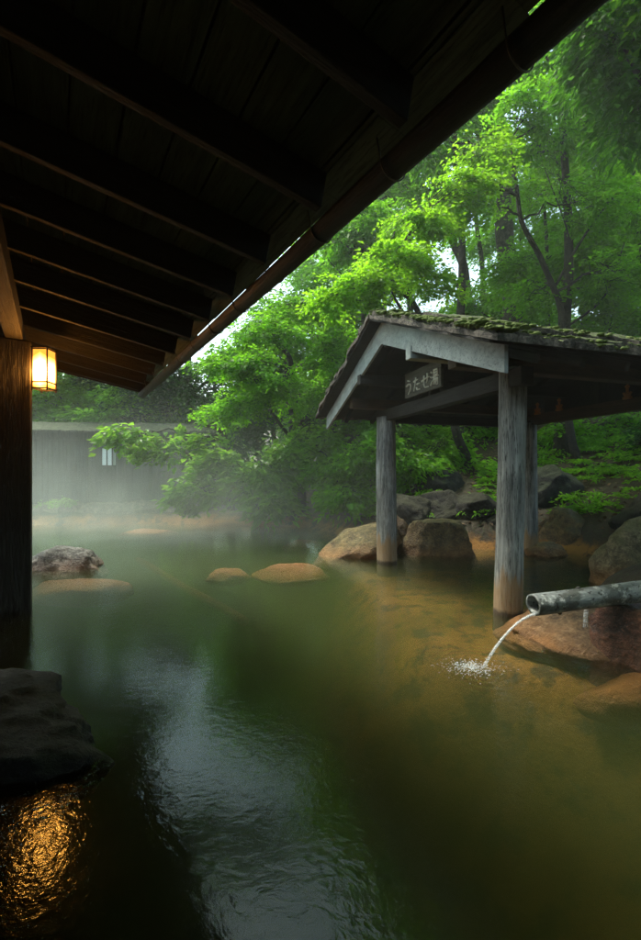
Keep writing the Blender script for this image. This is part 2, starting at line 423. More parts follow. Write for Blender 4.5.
# sheathing boards running along the eave, with narrow joints between them
m = MB(); U = UI
while U < UE - .02:
    wd = min(.185, UE - U)
    zz = zr(U + wd / 2) + .165 + .0115
    Mx = Matrix.Rotation(math.atan(.18), 3, 'Y')
    m.box((U + wd / 2 - .003, (V0 + V1) / 2, zz + random.uniform(-.002, .002)), (wd - .007, V1 - V0, .018), Mx)
    U += wd
k = V0
while k < V1:      # uneven drip strip along the edge of the boards
    ln = min(random.uniform(.12, .7), V1 - k); e = UE + random.uniform(-.004, .011)
    m.box(((e + 1.0) / 2, k + ln / 2, zr(1.06) + .1625), (e - 1.0, ln - .002, .004), Matrix.Rotation(math.atan(.18), 3, 'Y')); k += ln
rb = m.build('roof_boards', W_ROOF, house); rb.matrix_local = HM
m = MB(); m.box(((UI + UE) / 2, (V0 + V1) / 2, zr((UI + UE) / 2) + .24), (UE - UI + .0, V1 - V0 + .06, .09), Matrix.Rotation(math.atan(.18), 3, 'Y'))
rc = m.build('roof_covering', BARKROOF, house); rc.matrix_local = HM
ys = [-.75, -.32, .1, .54, .98, 1.45] + [1.91, 2.40, 2.84, 3.27, 3.71, 4.19, 4.63, 5.08, 5.54, 5.96]
Vs = [(y - .514 * .99) / .858 for y in ys]
for V in [Vs[0] - .5 * k for k in (4, 3, 2, 1)] + Vs:
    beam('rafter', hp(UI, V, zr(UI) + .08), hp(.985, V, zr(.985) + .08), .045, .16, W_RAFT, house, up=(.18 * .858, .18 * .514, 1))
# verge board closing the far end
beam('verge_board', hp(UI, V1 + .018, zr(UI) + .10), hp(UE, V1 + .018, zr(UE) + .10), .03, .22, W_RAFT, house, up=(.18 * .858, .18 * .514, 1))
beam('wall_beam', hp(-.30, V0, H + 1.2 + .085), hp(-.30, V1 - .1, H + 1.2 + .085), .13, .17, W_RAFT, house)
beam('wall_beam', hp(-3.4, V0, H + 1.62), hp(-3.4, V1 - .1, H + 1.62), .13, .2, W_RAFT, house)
pc = Vector((-2.775, 4.02, 0))
for pt in (pc, hp(-.30, 1.2 - 4.2, 0), hp(-3.4, 4.6, 0), hp(-3.4, .8, 0)):
    m = MB(); m.box((0, 0, 0), (.28, .28, 3.25)); o = m.build('post', W_POST, house, bevel=.012)
    zt = H + 1.199 if pt is pc or abs(pt.dot(u_) + .3) < .1 else H + 1.51
    o.scale = (1, 1, (zt + .95) / 3.25)
    o.matrix_local = Matrix.Translation((pt.x, pt.y, (zt - .95) / 2)) @ HM @ Matrix.Diagonal((1, 1, (zt + .95) / 3.25, 1))
# tie beam from the post into the building
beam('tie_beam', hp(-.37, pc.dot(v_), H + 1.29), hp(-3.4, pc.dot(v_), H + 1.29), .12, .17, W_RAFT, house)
# unseen back and side walls, added to block the sky light
m = MB()
k = V0
while k < V1 - .3:
    m.box((-3.52, k + .1, 1.4), (.03, .193, 2.9 + random.uniform(-.01, .0))); k += .2
wl = m.build('shade_wall', W_POST, house); wl.matrix_local = HM
m = MB(); k = UI + .72
while k < .4:
    m.box((k, V0 + .3, 1.3), (.193, .03, 2.6)); k += .2
wl = m.build('shade_wall', W_POST, house); wl.matrix_local = HM
# gutter: half pipe with wall thickness, hangers
def gutter():
    m = MB(); n = 14; uc, zc, r, th = 1.030, H + 1.10, .053, .005
    sl = .004
    stn = np.linspace(V0, V1 + .05, 60)
    V = []; Fs = []
    for V_ in stn:
        w = .004 * math.sin(V_ * 2.1) + .003 * math.sin(V_ * 5.3)
        for rr in (r, r - th):
            for k in range(n + 1):
                a = math.pi + math.pi * k / n
                V.append((uc + rr * math.cos(a) + w * .5, V_, zc + rr * math.sin(a) + w))
    s = 2 * (n + 1)
    for i in range(len(stn) - 1):
        for k in range(n):
            a = i * s + k; Fs.append((a, a + 1, a + 1 + s, a + s))
            b = i * s + n + 1 + k; Fs.append((b, b + s, b + 1 + s, b + 1))
        a = i * s; b = a + n + 1; Fs.append((a, a + s, b + s, b))
        a = i * s + n; b = a + n + 1; Fs.append((a, b, b + s, a + s))
    m.add(V, Fs); o = m.build('gutter', W_GUT, house, smooth=True); o.matrix_local = HM
    METAL = NT('hanger_metal').pbr(Base_Color=(.12, .12, .11), Metallic=.6, Roughness=.5)
    for y in [.28, .70, 1.13, 1.56, 1.98, 2.40, 2.84, 3.27, 3.71, 4.14, 4.6, 5.05, 5.5]:
        V_ = (y - .514 * 1.0) / .858; mm = MB()
        pts = [(uc - r - .02, V_, zr(.95) + .03)] + [(uc + (r + .004) * math.cos(a), V_, zc + (r + .004) * math.sin(a)) for a in np.linspace(math.pi, 2 * math.pi, 12)] + [(uc + r + .012, V_, zc + .03)]
        mm.tube(pts, .003, 6); h = mm.build('hanger', METAL, o, smooth=True)
gutter()

# ------------------------------------------------------------------ wall lamp on the post
lp = Vector((-2.495, 4.02, 1.97)); lamp = empty('wall_lamp', lp, 'glowing orange paper box lamp fixed to the bathhouse post', 'lamp')
t = NT('glowing_paper'); z = t.n('SeparateXYZ', Vector=t.n('TexCoord').outputs['Object']).outputs[2]
x_ = t.n('SeparateXYZ', Vector=t.n('TexCoord').outputs['Object']).outputs[0]
dz_ = t.math('ABSOLUTE', t.math('SUBTRACT', z, .17)); 
st = t.ramp(t.math('ADD', dz_, t.math('MULTIPLY', t.math('ABSOLUTE', x_), .5)), [(.03, 1.), (.19, .06)])
colr = t.mix(st, (1.0, .30, .03), (1.0, .55, .15))
em = t.n('Emission', Color=colr, Strength=t.math('MULTIPLY', st, 11.0)).outputs[0]
PAPER = t.surf(t.n('MixShader', Fac=.7, i1=t.n('BsdfTransparent', Color=(1, .62, .25)).outputs[0], i2=em).outputs[0])
bl = bpy.data.lights.new('bulb', 'POINT'); bl.energy = 17; bl.color = (1, .56, .18); bl.shadow_soft_size = .035
bo = bpy.data.objects.new('bulb', bl); bo.location = (0, 0, .18); link(bo, lamp)
Mh = np.array(Matrix.Rotation(.0, 3, 'Z'))
m = MB(); m.box((0, 0, .20), (.175, .175, .36)); m.build('lamp_shade', PAPER, lamp)
m = MB()
for sx in (-1, 1):
    for sy in (-1, 1): m.box((sx * .096, sy * .096, .19), (.014, .014, .42))
for zz in (.005, .065, .385):
    for s in (-1, 1):
        m.box((s * .096, 0, zz), (.0125, .178, .012)); m.box((0, s * .096, zz), (.178, .0125, .012))
m.box((0, 0, .402), (.215, .215, .012)); m.build('frame', W_POST, lamp)
m = MB(); m.box((-.125, .0, .22), (.05, .04, .30)); m.build('bracket', W_POST, lamp)
lamp.scale = (.70, .70, .92)

# ------------------------------------------------------------------ pavilion over the spout
A = Vector((.955, .296, 0)); A.normalize(); B = Vector((A.y, -A.x, 0))      # A: ridge direction, away right; B: towards the viewer
PA = Vector((.931, 6.14, 0)); SP = 2.35; LG = 2.43
O = PA + B * SP / 2                                                           # mid of the front gable
def pp(a, s, z): return O + A * a + B * s + Vector((0, 0, z))
pav = empty('pavilion', O + A * LG / 2, 'open timber pavilion on log posts with mossy bark gable roof at the right', 'pavilion')
LP = pav.location
def log(name, base, top, r0, r1, mat, parent, L, seed, n=28, rings=60, amp=.08, bend=.02):
    base = Vector(base); top = Vector(top); ln = (top - base).length
    V = []
    for i in range(rings):
        f = i / (rings - 1); r = r0 * (1 - f) + r1 * f
        bx = bend * math.sin(f * 3.1 + seed); by = bend * math.cos(f * 2.3 + seed * 2) - bend * math.cos(seed * 2)
        bx -= bend * math.sin(seed)
        for k in range(n):
            a = 2 * math.pi * k / n
            d = noise.fractal(Vector((math.cos(a) * 1.2, math.sin(a) * 1.2, f * ln * .8 + seed * 7)), 1, 2, 3) * amp
            d += noise.fractal(Vector((math.cos(a) * 5, math.sin(a) * 5, f * ln * .7 + seed * 3)), 1, 2, 3) * amp * .35
            V.append((bx + r * (1 + d) * math.cos(a), by + r * (1 + d) * math.sin(a), f * ln))
    idx = np.arange(rings * n).reshape(rings, n); nx_ = np.roll(idx, -1, 1)
    f4 = np.stack([idx[:-1], nx_[:-1], nx_[1:], idx[1:]], -1).reshape(-1, 4)
    V.append((bx, by, ln)); c = len(V) - 1
    f3 = np.array([(int(idx[-1, k]), int(nx_[-1, k]), c) for k in range(n)])
    o = mesh_np(name, np.array(V), [f4, f3], mat, parent, smooth=True)
    M = (top - base).to_track_quat('Z', 'Y').to_matrix().to_4x4()
    o.matrix_local = Matrix.Translation(base - Vector(L)) @ M
    return o
ZB = 2.07                                                                     # middle height of the ring beams
for (a, s, r, lean, sd) in ((0, -SP / 2, .14, .05, 1), (0, SP / 2, .118, .0, 2), (LG, -SP / 2, .11, .02, 3), (LG, SP / 2, .13, 0, 4)):
    b0 = pp(a, s, -.55); t0 = pp(a - lean * .2, s, 2.12 if s > 0 else 2.0)
    log('post', b0, t0, r * 1.03, r * .93, W_LOG, pav, LP, sd)
# beams: across (tie) and along (plate)
beam('tie_beam', pp(.0, -SP / 2 - .25, 2.02), pp(.0, SP / 2 + .25, 2.02), .13, .15, W_DARKB, pav, LP)
beam('tie_beam', pp(LG, -SP / 2 - .25, 2.04), pp(LG, SP / 2 + .25, 2.04), .13, .15, W_BEAM, pav, LP)
for s in (-1, 1):
    beam('plate_beam', pp(-.55, s * SP / 2, 2.16), pp(LG + .55, s * SP / 2, 2.16), .12, .13, W_BEAM, pav, LP)
beam('rail_beam', pp(.05, -SP / 2, 1.98), pp(LG, -SP / 2, 1.98), .09, .12, W_DARKB, pav, LP)
# gable boards and short struts
TOPZ, SL = 2.86, .405
def zroof(s): return TOPZ - SL * abs(s)
for a in (0, LG):
    beam('king_post', pp(a, 0, 2.10), pp(a, 0, 2.70), .10, .10, W_DARKB, pav, LP, up=(1, 0, 0))
beam('ridge_beam', pp(-.60, 0, 2.66), pp(LG + .6, 0, 2.66), .10, .12, W_DARKB, pav, LP)
for s in (-.62, .62):
    beam('purlin', pp(-.66, s, zroof(s) - .25), pp(LG + .6, s, zroof(s) - .25), .10, .12, W_BARGE if s > 0 else W_DARKB, pav, LP)
# gable infill board behind the front gable, dark
for a0, nm in ((LG + .07, 'gable_panel'),):
    m = MB(); q = []
    for da in (0, .02):
        for (s, z) in ((-1.0, 2.10), (1.0, 2.10), (1.0, zroof(1.0) - .16), (0, zroof(0) - .16), (-1.0, zroof(1.0) - .16)):
            q.append(tuple(pp(a0 + da, s, z) - LP))
    m.add(q, [(0, 1, 2, 3, 4), (9, 8, 7, 6, 5)] + [(i, (i + 1) % 5 + 0, (i + 1) % 5 + 5, i + 5) for i in range(5)])
    m.build(nm, W_DARKB, pav)
# curved tie under the sign
for s in (-1, 1):
    for a in (-.632, LG + .632):
        mm = MB(); N = 14; th = .03 if a < 0 else .03
        V = []; Fs = []
        for i in range(N + 1):
            x = i / N; ss = s * (.0 + 1.93 * x); zt = zroof(ss) - .005 + .0; hb = .235 - .045 * x
            if i == 0: zt = TOPZ - .005
            for da in (-th / 2, th / 2):
                V.append(tuple(pp(a + da, ss, zt) - LP)); V.append(tuple(pp(a + da, ss, zt - hb) - LP))
        for i in range(N):
            o = i * 4; p = o + 4
            for f in ((o, p, p + 1, o + 1), (o + 2, o + 3, p + 3, p + 2), (o, o + 2, p + 2, p), (o + 1, p + 1, p + 3, o + 3)):
                Fs.append(f if s > 0 else f[::-1])
        Fs.append((0, 1, 3, 2)); e = N * 4; Fs.append((e, e + 2, e + 3, e + 1))
        mm.add(V, Fs)
        # local frame so that the grain runs along the board
        me_o = mm.build('bargeboard', W_BARGE, pav)
# rafters
for a in np.arange(-.35, LG + .5, .42):
    for s in (-1, 1):
        beam('rafter', pp(a, s * .03, zroof(.03) - .075), pp(a, s * 1.9, zroof(1.9) - .075), .05, .07, W_DARKB, pav, LP, up=(0, 0, 1))
# sarking + layered bark roofing with ragged edges
def roof_layer(name, s, a0, a1, s1, z0, th, mat, seed, parent, rag=.04, wav=.02, off=0):
    na, ns = 90, 34; top = []; bot = []
    for i in range(na + 1):
        for j in range(ns + 1):
            fa = i / na; fs = j / ns
            aa = a0 + (a1 - a0) * fa; sv = s1 * fs
            if j == ns: sv += rag * (noise.noise(Vector((aa * 5.1, seed * 3.3, s))) * 1.2 + noise.noise(Vector((aa * 17, seed, s * 2))) * .8)
            if i == 0: aa += rag * noise.noise(Vector((sv * 6, seed * 1.7, s)))
            if i == na: aa -= rag * noise.noise(Vector((sv * 6, seed * 2.7, s)))
            w = noise.noise(Vector((aa * 1.3, s * sv * 1.3, seed))) * wav + noise.noise(Vector((aa * 7, s * sv * 7, seed))) * wav * .5
            step = .010 * ((sv / .16) % 1.0) if th > .03 else 0
            z = TOPZ + off - SL * sv + z0 + w * .4
            p = pp(aa, s * sv, 0) - LP
            bot.append((p.x, p.y, z)); top.append((p.x, p.y, z + th + w + step))
    V = np.array(top + bot); n0 = len(top); idx = np.arange(n0).reshape(na + 1, ns + 1)
    q = np.stack([idx[:-1, :-1], idx[1:, :-1], idx[1:, 1:], idx[:-1, 1:]], -1).reshape(-1, 4)
    F_ = [q if s < 0 else q[:, ::-1], (q + n0)[:, ::-1] if s < 0 else q + n0]
    for e in (idx[0], idx[-1], idx[:, 0], idx[:, -1]):
        F_.append(np.stack([e[:-1], e[1:], e[1:] + n0, e[:-1] + n0], -1))
    return mesh_np(name, V, F_, mat, parent, smooth=False)
for s in (-1, 1):
    roof_layer('roof_boards', s, -.78, LG + .60, 1.95, .0, .02, W_DARKB, 1, pav, rag=0, wav=0)
    cov = roof_layer('roof_covering', s, -.80, LG + .70, 2.04, .023, .035, BARKROOF, 5 + s, pav, rag=.05)
    roof_layer('bark_course', s, -.77, LG + .66, 1.98, .062, .035, BARKROOF, 9 + s, cov, rag=.09, wav=.03)
    roof_layer('bark_course', s, -.70, LG + .6, 1.88, .10, .03, BARKROOF, 14 + s, cov, rag=.10, wav=.04)
# moss clumps: small tufts along eave and verge
MOSS = NT('moss'); _n = MOSS.noise(MOSS.coord('Object'), 40, 4)
MOSS = MOSS.pbr(Base_Color=MOSS.mix(_n, (.03, .05, .01), (.14, .19, .035)), Roughness=.95)
def tufts(name, pts, size, n_per, parent, mat, seed, sub=2):
    r = np.random.default_rng(seed); V0_, F0_ = ico(sub); Vs_ = []; Fs_ = []; k = 0
    for p in pts:
        for q in range(n_per):
            sz = size * r.uniform(.3, 1.5) * np.array([1.3, 1.3, .55]); c = np.array(p) + r.normal(size=3) * size * np.array([1.1, 1.1, .25])
            d = 1 + r.normal(size=len(V0_)) * .13
            Vs_.append(V0_ * d[:, None] * sz + c); Fs_.append(F0_ + k); k += len(V0_)
    return mesh_np(name, np.concatenate(Vs_), np.concatenate(Fs_), mat, parent, smooth=True)
r = np.random.default_rng(4); pts = []
for i in range(420):
    aa = -.76 + (LG + 1.3) * r.random(); sv = 1.6 + .40 * r.random() ** .6
    pts.append(tuple(pp(aa, sv, TOPZ - SL * sv + .13 - .05 * (sv > 1.86) - .03 * (sv > 1.95)) - LP))
for i in range(300):
    sv = 2.0 * r.random(); aa = -.76 + .24 * r.random() ** 1.5
    pts.append(tuple(pp(aa, sv, TOPZ - SL * sv + .13 - .03 * (aa < -.6)) - LP))
for i in range(120):
    sv = -1.95 * r.random(); aa = -.60 + .3 * r.random()
    pts.append(tuple(pp(aa, sv, TOPZ + SL * sv + .13) - LP))
tufts('moss', pts, .017, 4, pav, MOSS, 5)
# small carved wooden pegs on the inner beam faces, warm light put into their orange colour
W_PEG = wood('lit_peg_wood', (.35, .13, .03), (.6, .26, .07), 'Z', .6, crack=.1)
def peg(p):
    m = MB(); m.box((0, 0, .0), (.03, .10, .03)); m.box((0, 0, .07), (.022, .022, .12)); m.box((0, -.03, .035), (.02, .018, .07), Matrix.Rotation(.5, 3, 'X')); m.box((0, .03, .035), (.02, .018, .07), Matrix.Rotation(-.5, 3, 'X'))
    m.tube([(0, 0, .12), (0, 0, .135), (0, 0, .16)], [.02, .028, .008], 10)
    o = m.build('peg', W_PEG, pav); o.location = Vector(p) - LP; o.rotation_euler = (0, 0, math.atan2(A.y, A.x))
    return o
for s, zz in ((-.95, 2.115), (-.55, 2.115), (.45, 2.115)):
    peg(pp(LG - .10, s, zz))

# ------------------------------------------------------------------ sign with the bath's name
sg = empty('sign', pp(-.14, 0, 2.11), 'small dark wooden sign with white carved characters under the pavilion gable', 'sign')
W_SIGN = wood('sign_board', (.045, .045, .035), (.13, .135, .10), 'X', .8)
m = MB(); m.box((0, 0, .15), (.78, .035, .29)); ob = m.build('board', W_SIGN, sg, bevel=.006)
ang = math.atan2(B.y, B.x); sg.rotation_euler = (0, 0, ang)
t = NT('white_paint'); WHITE = t.pbr(Base_Color=t.mix(t.noise(t.coord(), 60, 3), (.42, .45, .36), (.8, .82, .72)), Roughness=.6)
def strokes(name, chars, w, x0, step, parent, mat):
    mm = MB()
    for i, ch in enumerate(chars):
        for st_ in ch:
            p = [(x0 + step * i + q[0] * w, -.0215, .04 + q[1] * w) for q in st_]
            pts = []
            for k in range(len(p) - 1):
                for f in np.linspace(0, 1, 5)[:-1]: pts.append(tuple(np.array(p[k]) * (1 - f) + np.array(p[k + 1]) * f))
            pts.append(p[-1]); n = len(pts)
            rad = [.0115 * (1 - .45 * (j / max(1, n - 1))) for j in range(n)]
            mm.tube(pts, rad, 6)
    return mm.build(name, mat, parent, smooth=True)
U_ = [[(.35, .98), (.62, .90)], [(.12, .62), (.4, .72), (.68, .70), (.78, .52), (.66, .25), (.38, .0)]]
TA = [[(.08, .75), (.62, .82)], [(.36, 1.0), (.26, .6), (.08, .08)], [(.5, .5), (.88, .52)], [(.46, .28), (.52, .12), (.9, .1)]]
SE = [[(.02, .55), (.5, .66), (.98, .7)], [(.72, .98), (.72, .5), (.58, .34)], [(.32, .9), (.3, .3), (.42, .08), (.88, .06)]]
YU = [[(.06, .92), (.2, .82)], [(.0, .62), (.14, .52)], [(.02, .04), (.2, .34)], [(.38, .98), (.82, .98), (.82, .66), (.38, .66), (.38, .98)], [(.38, .82), (.82, .82)],
      [(.28, .55), (.98, .55)], [(.48, .5), (.28, .3)], [(.42, .4), (.88, .4), (.84, .04), (.72, .02)], [(.58, .38), (.34, .08)], [(.74, .38), (.54, .04)]]
# the board's local x runs towards the viewer; read from the left (far) end
strokes('lettering', [U_, TA, SE, YU], .165, -.365, .187, sg, WHITE)

# ------------------------------------------------------------------ log spout, falling water and splash
p0 = Vector((1.385, 2.9, .352)); p1 = Vector((2.75, 2.98, .50)); 
sp = empty('water_spout', p0, 'pale lichened hollow log spout reaching in from the right edge', 'spout')
def spout():
    n, rings = 32, 90; L = (p1 - p0).length; V = []; ro, ri = .068, .050
    r = np.random.default_rng(3)
    for i in range(rings):
        f = i / (rings - 1)
        for k in range(n):
            a = 2 * math.pi * k / n
            d = noise.fractal(Vector((math.cos(a) * 1.5, math.sin(a) * 1.5, f * 5)), 1, 2, 4) * .06
            V.append((f * L - (.012 * math.cos(a * 1.0) if i == 0 else 0), ro * (1 + d) * math.cos(a), ro * (1 + d) * math.sin(a)))
    for i, f in enumerate((0, .05, .4)):
        for k in range(n):
            a = 2 * math.pi * k / n
            V.append((f * L + (.0 if i else -.012 * math.cos(a)), ri * math.cos(a), ri * math.sin(a) + .004))
    idx = np.arange((rings + 3) * n).reshape(rings + 3, n); nx_ = np.roll(idx, -1, 1)
    f4 = np.stack([idx[:rings - 1], nx_[:rings - 1], nx_[1:rings], idx[1:rings]], -1).reshape(-1, 4)
    g4 = np.stack([idx[rings:-1], idx[rings + 1:], nx_[rings + 1:], nx_[rings:-1]], -1).reshape(-1, 4)
    e4 = np.stack([idx[0], idx[rings], nx_[rings], nx_[0]], -1)
    t = NT('spout_bark'); v = t.coord('Object', (2.5, 10, 10)); a = t.noise(v, 2.2, 7, .65); b = t.noise(t.coord('Object'), 34, 3, .5)
    c = t.ramp(a, [(.3, (.06, .07, .068)), (.65, (.24, .275, .265))])
    c = t.mix(t.ramp(b, [(.36, .95), (.41, 0.)]), c, (.02, .02, .018))
    pz_ = t.noise(t.coord('Object'), 6, 4); c = t.mix(t.ramp(pz_, [(.54, 0.), (.60, .8)]), c, (.05, .055, .045)); c = t.mix(t.ramp(t.noise(t.coord('Object'), 15, 6, .7), [(.56, 0.), (.62, .8)]), c, (.42, .45, .42))
    mt = t.pbr(Base_Color=c, Roughness=.5, Normal=t.bump(t.math('ADD', a, b), .6, .01))
    o = mesh_np('log_pipe', np.array(V), [f4, g4, e4], mt, sp, smooth=True)
    o.matrix_local = frameM(p1 - p0).to_4x4()
    # knots: short stubs on the log
    for (x, a, s) in ((.16, -1.9, .016), (.33, 1.2, .02), (.46, -.9, .018), (.62, 1.0, .022)):
        m = MB(); d = Vector((0, math.cos(a), math.sin(a))); q = Vector((x, 0, 0)) + d * .062
        m.tube([tuple(q), tuple(q + d * .012), tuple(q + d * .018)], [s, s * .8, s * .3], 8)
        k = m.build('knot', W_POST, o, smooth=True)
spout()
t = NT('falling_water')
streak = t.noise(t.coord('Object', (6, 6, 60)), 3, 3)
wsh = t.n('BsdfPrincipled', Base_Color=(.85, .9, .9), Roughness=.12, IOR=1.33).outputs[0]
JET = t.surf(t.n('MixShader', Fac=t.ramp(streak, [(.35, .12), (.65, .42)]), i1=t.n('BsdfTransparent').outputs[0], i2=wsh).outputs[0])
jet = empty('water_stream', (1.38, 2.88, .30), 'thin arc of water falling from the log spout into the pool', 'water stream')
m = MB(); J0 = np.array((1.395, 2.885, .300)); J1 = np.array((1.01, 2.765, .0))
for q, (dx, rr) in enumerate(((0, .0065), (.008, .0035), (-.008, .003), (.015, .002))):
    pts = []
    for f in np.linspace(0, 1, 26):
        p = J0 + (J1 - J0) * np.array([f, f, 0]); p[2] = J0[2] - .30 * (.12 * f + .88 * f * f) ; p[0] += dx * f; p[1] += dx * .6 * (f if q % 2 else -f)
        pts.append(p - np.array(jet.location))
    m.tube(pts, [rr * (1.5 - .7 * f + .12 * math.sin(f * 40 + q)) for f in np.linspace(0, 1, 26)], 8)
m.build('stream', JET, jet, smooth=True)
r = np.random.default_rng(8); Vs_ = []; Fs_ = []; k = 0; v0, f0 = ico(1)
for i in range(700):
    a = r.uniform(0, 6.28); rad = abs(r.normal()) * .10; zz = max(.0, r.normal() * .016) * math.exp(-rad * 6); s = r.uniform(.0006, .0019)
    # drops are thrown forward, on from the stream
    c = J1 + np.array([math.cos(a) * rad * 1.0 - .07, math.sin(a) * rad * .7 - .0, zz + .002])
    Vs_.append(v0 * s * np.array([4.2, 1.6, 1]) @ np.array(Matrix.Rotation(-a, 3, 'Z')) + c); Fs_.append(f0 + k); k += len(v0)
t = NT('splash_foam'); FOAM = t.surf(t.n('MixShader', Fac=.3, i1=t.n('BsdfTransparent').outputs[0], i2=t.n('BsdfPrincipled', Base_Color=(.8, .86, .86), Roughness=.5).outputs[0]).outputs[0])
tag(mesh_np('splash', np.concatenate(Vs_), np.concatenate(Fs_), FOAM, smooth=True), 'small white splash where the stream meets the pool', 'splash', kind='stuff')
m = MB(); tp = at(586, 608, 3.0)
for dx in (0, .01, -.008): m.tube([tp + np.array([dx, 0, 0]), tp + np.array([dx - .01, -.01, -.05]), tp + np.array([dx * 1.4 - .025, -.03, -.12])], [.004, .006, .003], 6)
tag(m.build('trickle', JET, None, smooth=True), 'tiny trickle of water dripping from under the log spout', 'trickle')

# submerged pole
q0 = onz(138, 560, -.23); q1 = onz(245, 622, -.38)
m = MB(); m.tube([q0 + (q1 - q0) * f + np.array([0, 0, .01 * math.sin(f * 9)]) for f in np.linspace(0, 1, 20)], .05, 12)
tag(m.build('sunken_pole', R_SUB, None, smooth=True), 'long submerged pole lying across the pool bed at the left', 'pole')

# ------------------------------------------------------------------ plank fence with bark coping, far left
FA = Vector((-9.3, 11.35, 0)); FB = Vector((-2.9, 12.0, 0)); fd = (FB - FA); FL = fd.length; fdir = fd.normalized(); fn = Vector((fdir.y, -fdir.x, 0))
fen = empty('plank_fence', (FA + FB) / 2, 'tall weathered grey plank fence with a narrow bark roof at the far left', 'fence')
FM = Matrix((fdir, -fn, Vector((0, 0, 1)))).transposed().to_4x4()
m = MB(); k = -FL / 2
while k < FL / 2:
    wd = random.uniform(.12, .17); m.box((k + wd / 2, random.uniform(-.006, .006), 1.38), (wd - .012, .025, 1.95 + random.uniform(-.02, .02))); k += wd
m.box((0, .04, 1.35), (FL, .03, 1.8))
o = m.build('planks', W_FENCE, fen, bevel=.003); o.matrix_local = FM
for s in range(5):
    m = MB(); m.box((-FL / 2 + FL * (s + .02) / 4.1, -.045, 1.35), (.10, .06, 2.0)); o = m.build('fence_post', W_FENCE, fen); o.matrix_local = FM
for zz in (.55, 2.15):
    m = MB(); m.box((0, -.03, zz), (FL, .045, .08)); o = m.build('rail', W_FENCE, fen); o.matrix_local = FM
V = []; na = 120
for i in range(na + 1):
    x = -FL / 2 - .15 + (FL + .3) * i / na
    for j, (yy, zz) in enumerate(((-.42, 2.28), (-.2, 2.41), (0, 2.53), (.2, 2.41), (.42, 2.28))):
        w_ = .03 * noise.noise(Vector((x * 4, yy * 5, 3))) + .02 * noise.noise(Vector((x * 15, yy * 9, 1)))
        V.append((x, yy + w_ * 1.5, zz + w_ + .05)); V.append((x, yy + w_ * 1.2, zz))
idx = np.arange(len(V)).reshape(na + 1, 5, 2)
q = lambda a, b, c, d: np.stack([a.ravel(), b.ravel(), c.ravel(), d.ravel()], -1)
T0 = idx[:, :, 0]; B0 = idx[:, :, 1]
Fc = [q(T0[:-1, :-1], T0[1:, :-1], T0[1:, 1:], T0[:-1, 1:]), q(B0[:-1, :-1], B0[:-1, 1:], B0[1:, 1:], B0[1:, :-1]),
      q(T0[:-1, 0], B0[:-1, 0], B0[1:, 0], T0[1:, 0]), q(T0[:-1, -1], T0[1:, -1], B0[1:, -1], B0[:-1, -1])]
R_COP = rockmat('coping_bark', (.05, .052, .042), (.14, .14, .115), moss=.5, stain=0, rough=.9, mosscol=(.1, .13, .05))
o = mesh_np('coping_roof', np.array(V), Fc, R_COP, fen, smooth=False); o.matrix_local = FM
# unlit box lantern on the fence
lq = at(109, 456.5, 11.25)
la = empty('box_lantern', lq - np.array([0, 0, .25]), 'small pale unlit box lantern hanging on the plank fence', 'lantern')
PW = NT('white_paper').pbr(Base_Color=(.72, .80, .80), Roughness=.6)
m = MB(); m.box((0, 0, .24), (.26, .2, .42)); m.build('paper', PW, la)
m = MB()
for sx in (-1, 0, 1): m.box((sx * .135, -.104, .24), (.03, .012, .5))
for sx in (-1, 1): m.box((sx * .135, .104, .24), (.03, .012, .5))
m.box((0, 0, .47), (.32, .26, .03)); m.box((0, 0, .01), (.29, .23, .02)); m.build('frame', W_FENCE, la)
m = MB(); m.box((0, .22, .42), (.03, .3, .03)); m.build('bracket', W_FENCE, la)

# ------------------------------------------------------------------ foliage
def unit(a): return a / (np.linalg.norm(a, axis=-1, keepdims=True) + 1e-9)
def leaf_mesh(name, C, D, N, S, n_per, ll, lw, mat, parent, seed, flat=.10, droop=.35, jit=.45, spread=.5, hang=0.0, loc=(0, 0, 0)):
    """sprays: centre C, outward direction D, normal N, size S; n_per leaves each, every leaf a folded diamond"""
    r = np.random.default_rng(seed); K = len(C)
    C = np.repeat(C, n_per, 0); D = np.repeat(unit(D), n_per, 0); N = np.repeat(unit(N), n_per, 0); S = np.repeat(S, n_per)
    n = len(C); W = unit(np.cross(N, D))
    f = r.random(n) ** .8; g = r.normal(size=n) * spread * (1 - .55 * f) * .6; hh = r.normal(size=n) * flat
    P = C + D * (f * S)[:, None] + W * (g * S)[:, None] + N * (hh * S - droop * f * f * S)[:, None]
    d = unit(D * (1.0)[()] if False else D + W * (g * 2.2 + r.normal(size=n) * .5)[:, None] + r.normal(size=(n, 3)) * .25 - np.array([0, 0, 1]) * (hang + droop * f)[:, None])
    nn = unit(N + r.normal(size=(n, 3)) * jit); w = unit(np.cross(nn, d)); nn = np.cross(d, w)
    L = 1.3 * ll * r.uniform(.6, 1.3, n); Wd = 1.3 * lw * r.uniform(.7, 1.25, n)
    a = P; b = P + d * (L * .45)[:, None] + w * (Wd * .5)[:, None] + nn * (L * .06)[:, None]
    c = P + d * L[:, None] - nn * (L * .12)[:, None]; e = P + d * (L * .45)[:, None] - w * (Wd * .5)[:, None] + nn * (L * .06)[:, None]
    V = np.stack([a, b, c, e], 1).reshape(-1, 3) - np.array(loc)
    Fq = np.arange(n * 4).reshape(n, 4)
    tspray = np.repeat(r.random(K), n_per)
    tint = np.repeat(np.clip(.55 * tspray + .45 * r.random(n), 0, 1), 4)
    return mesh_np(name, V, Fq, mat, parent, tint=tint)

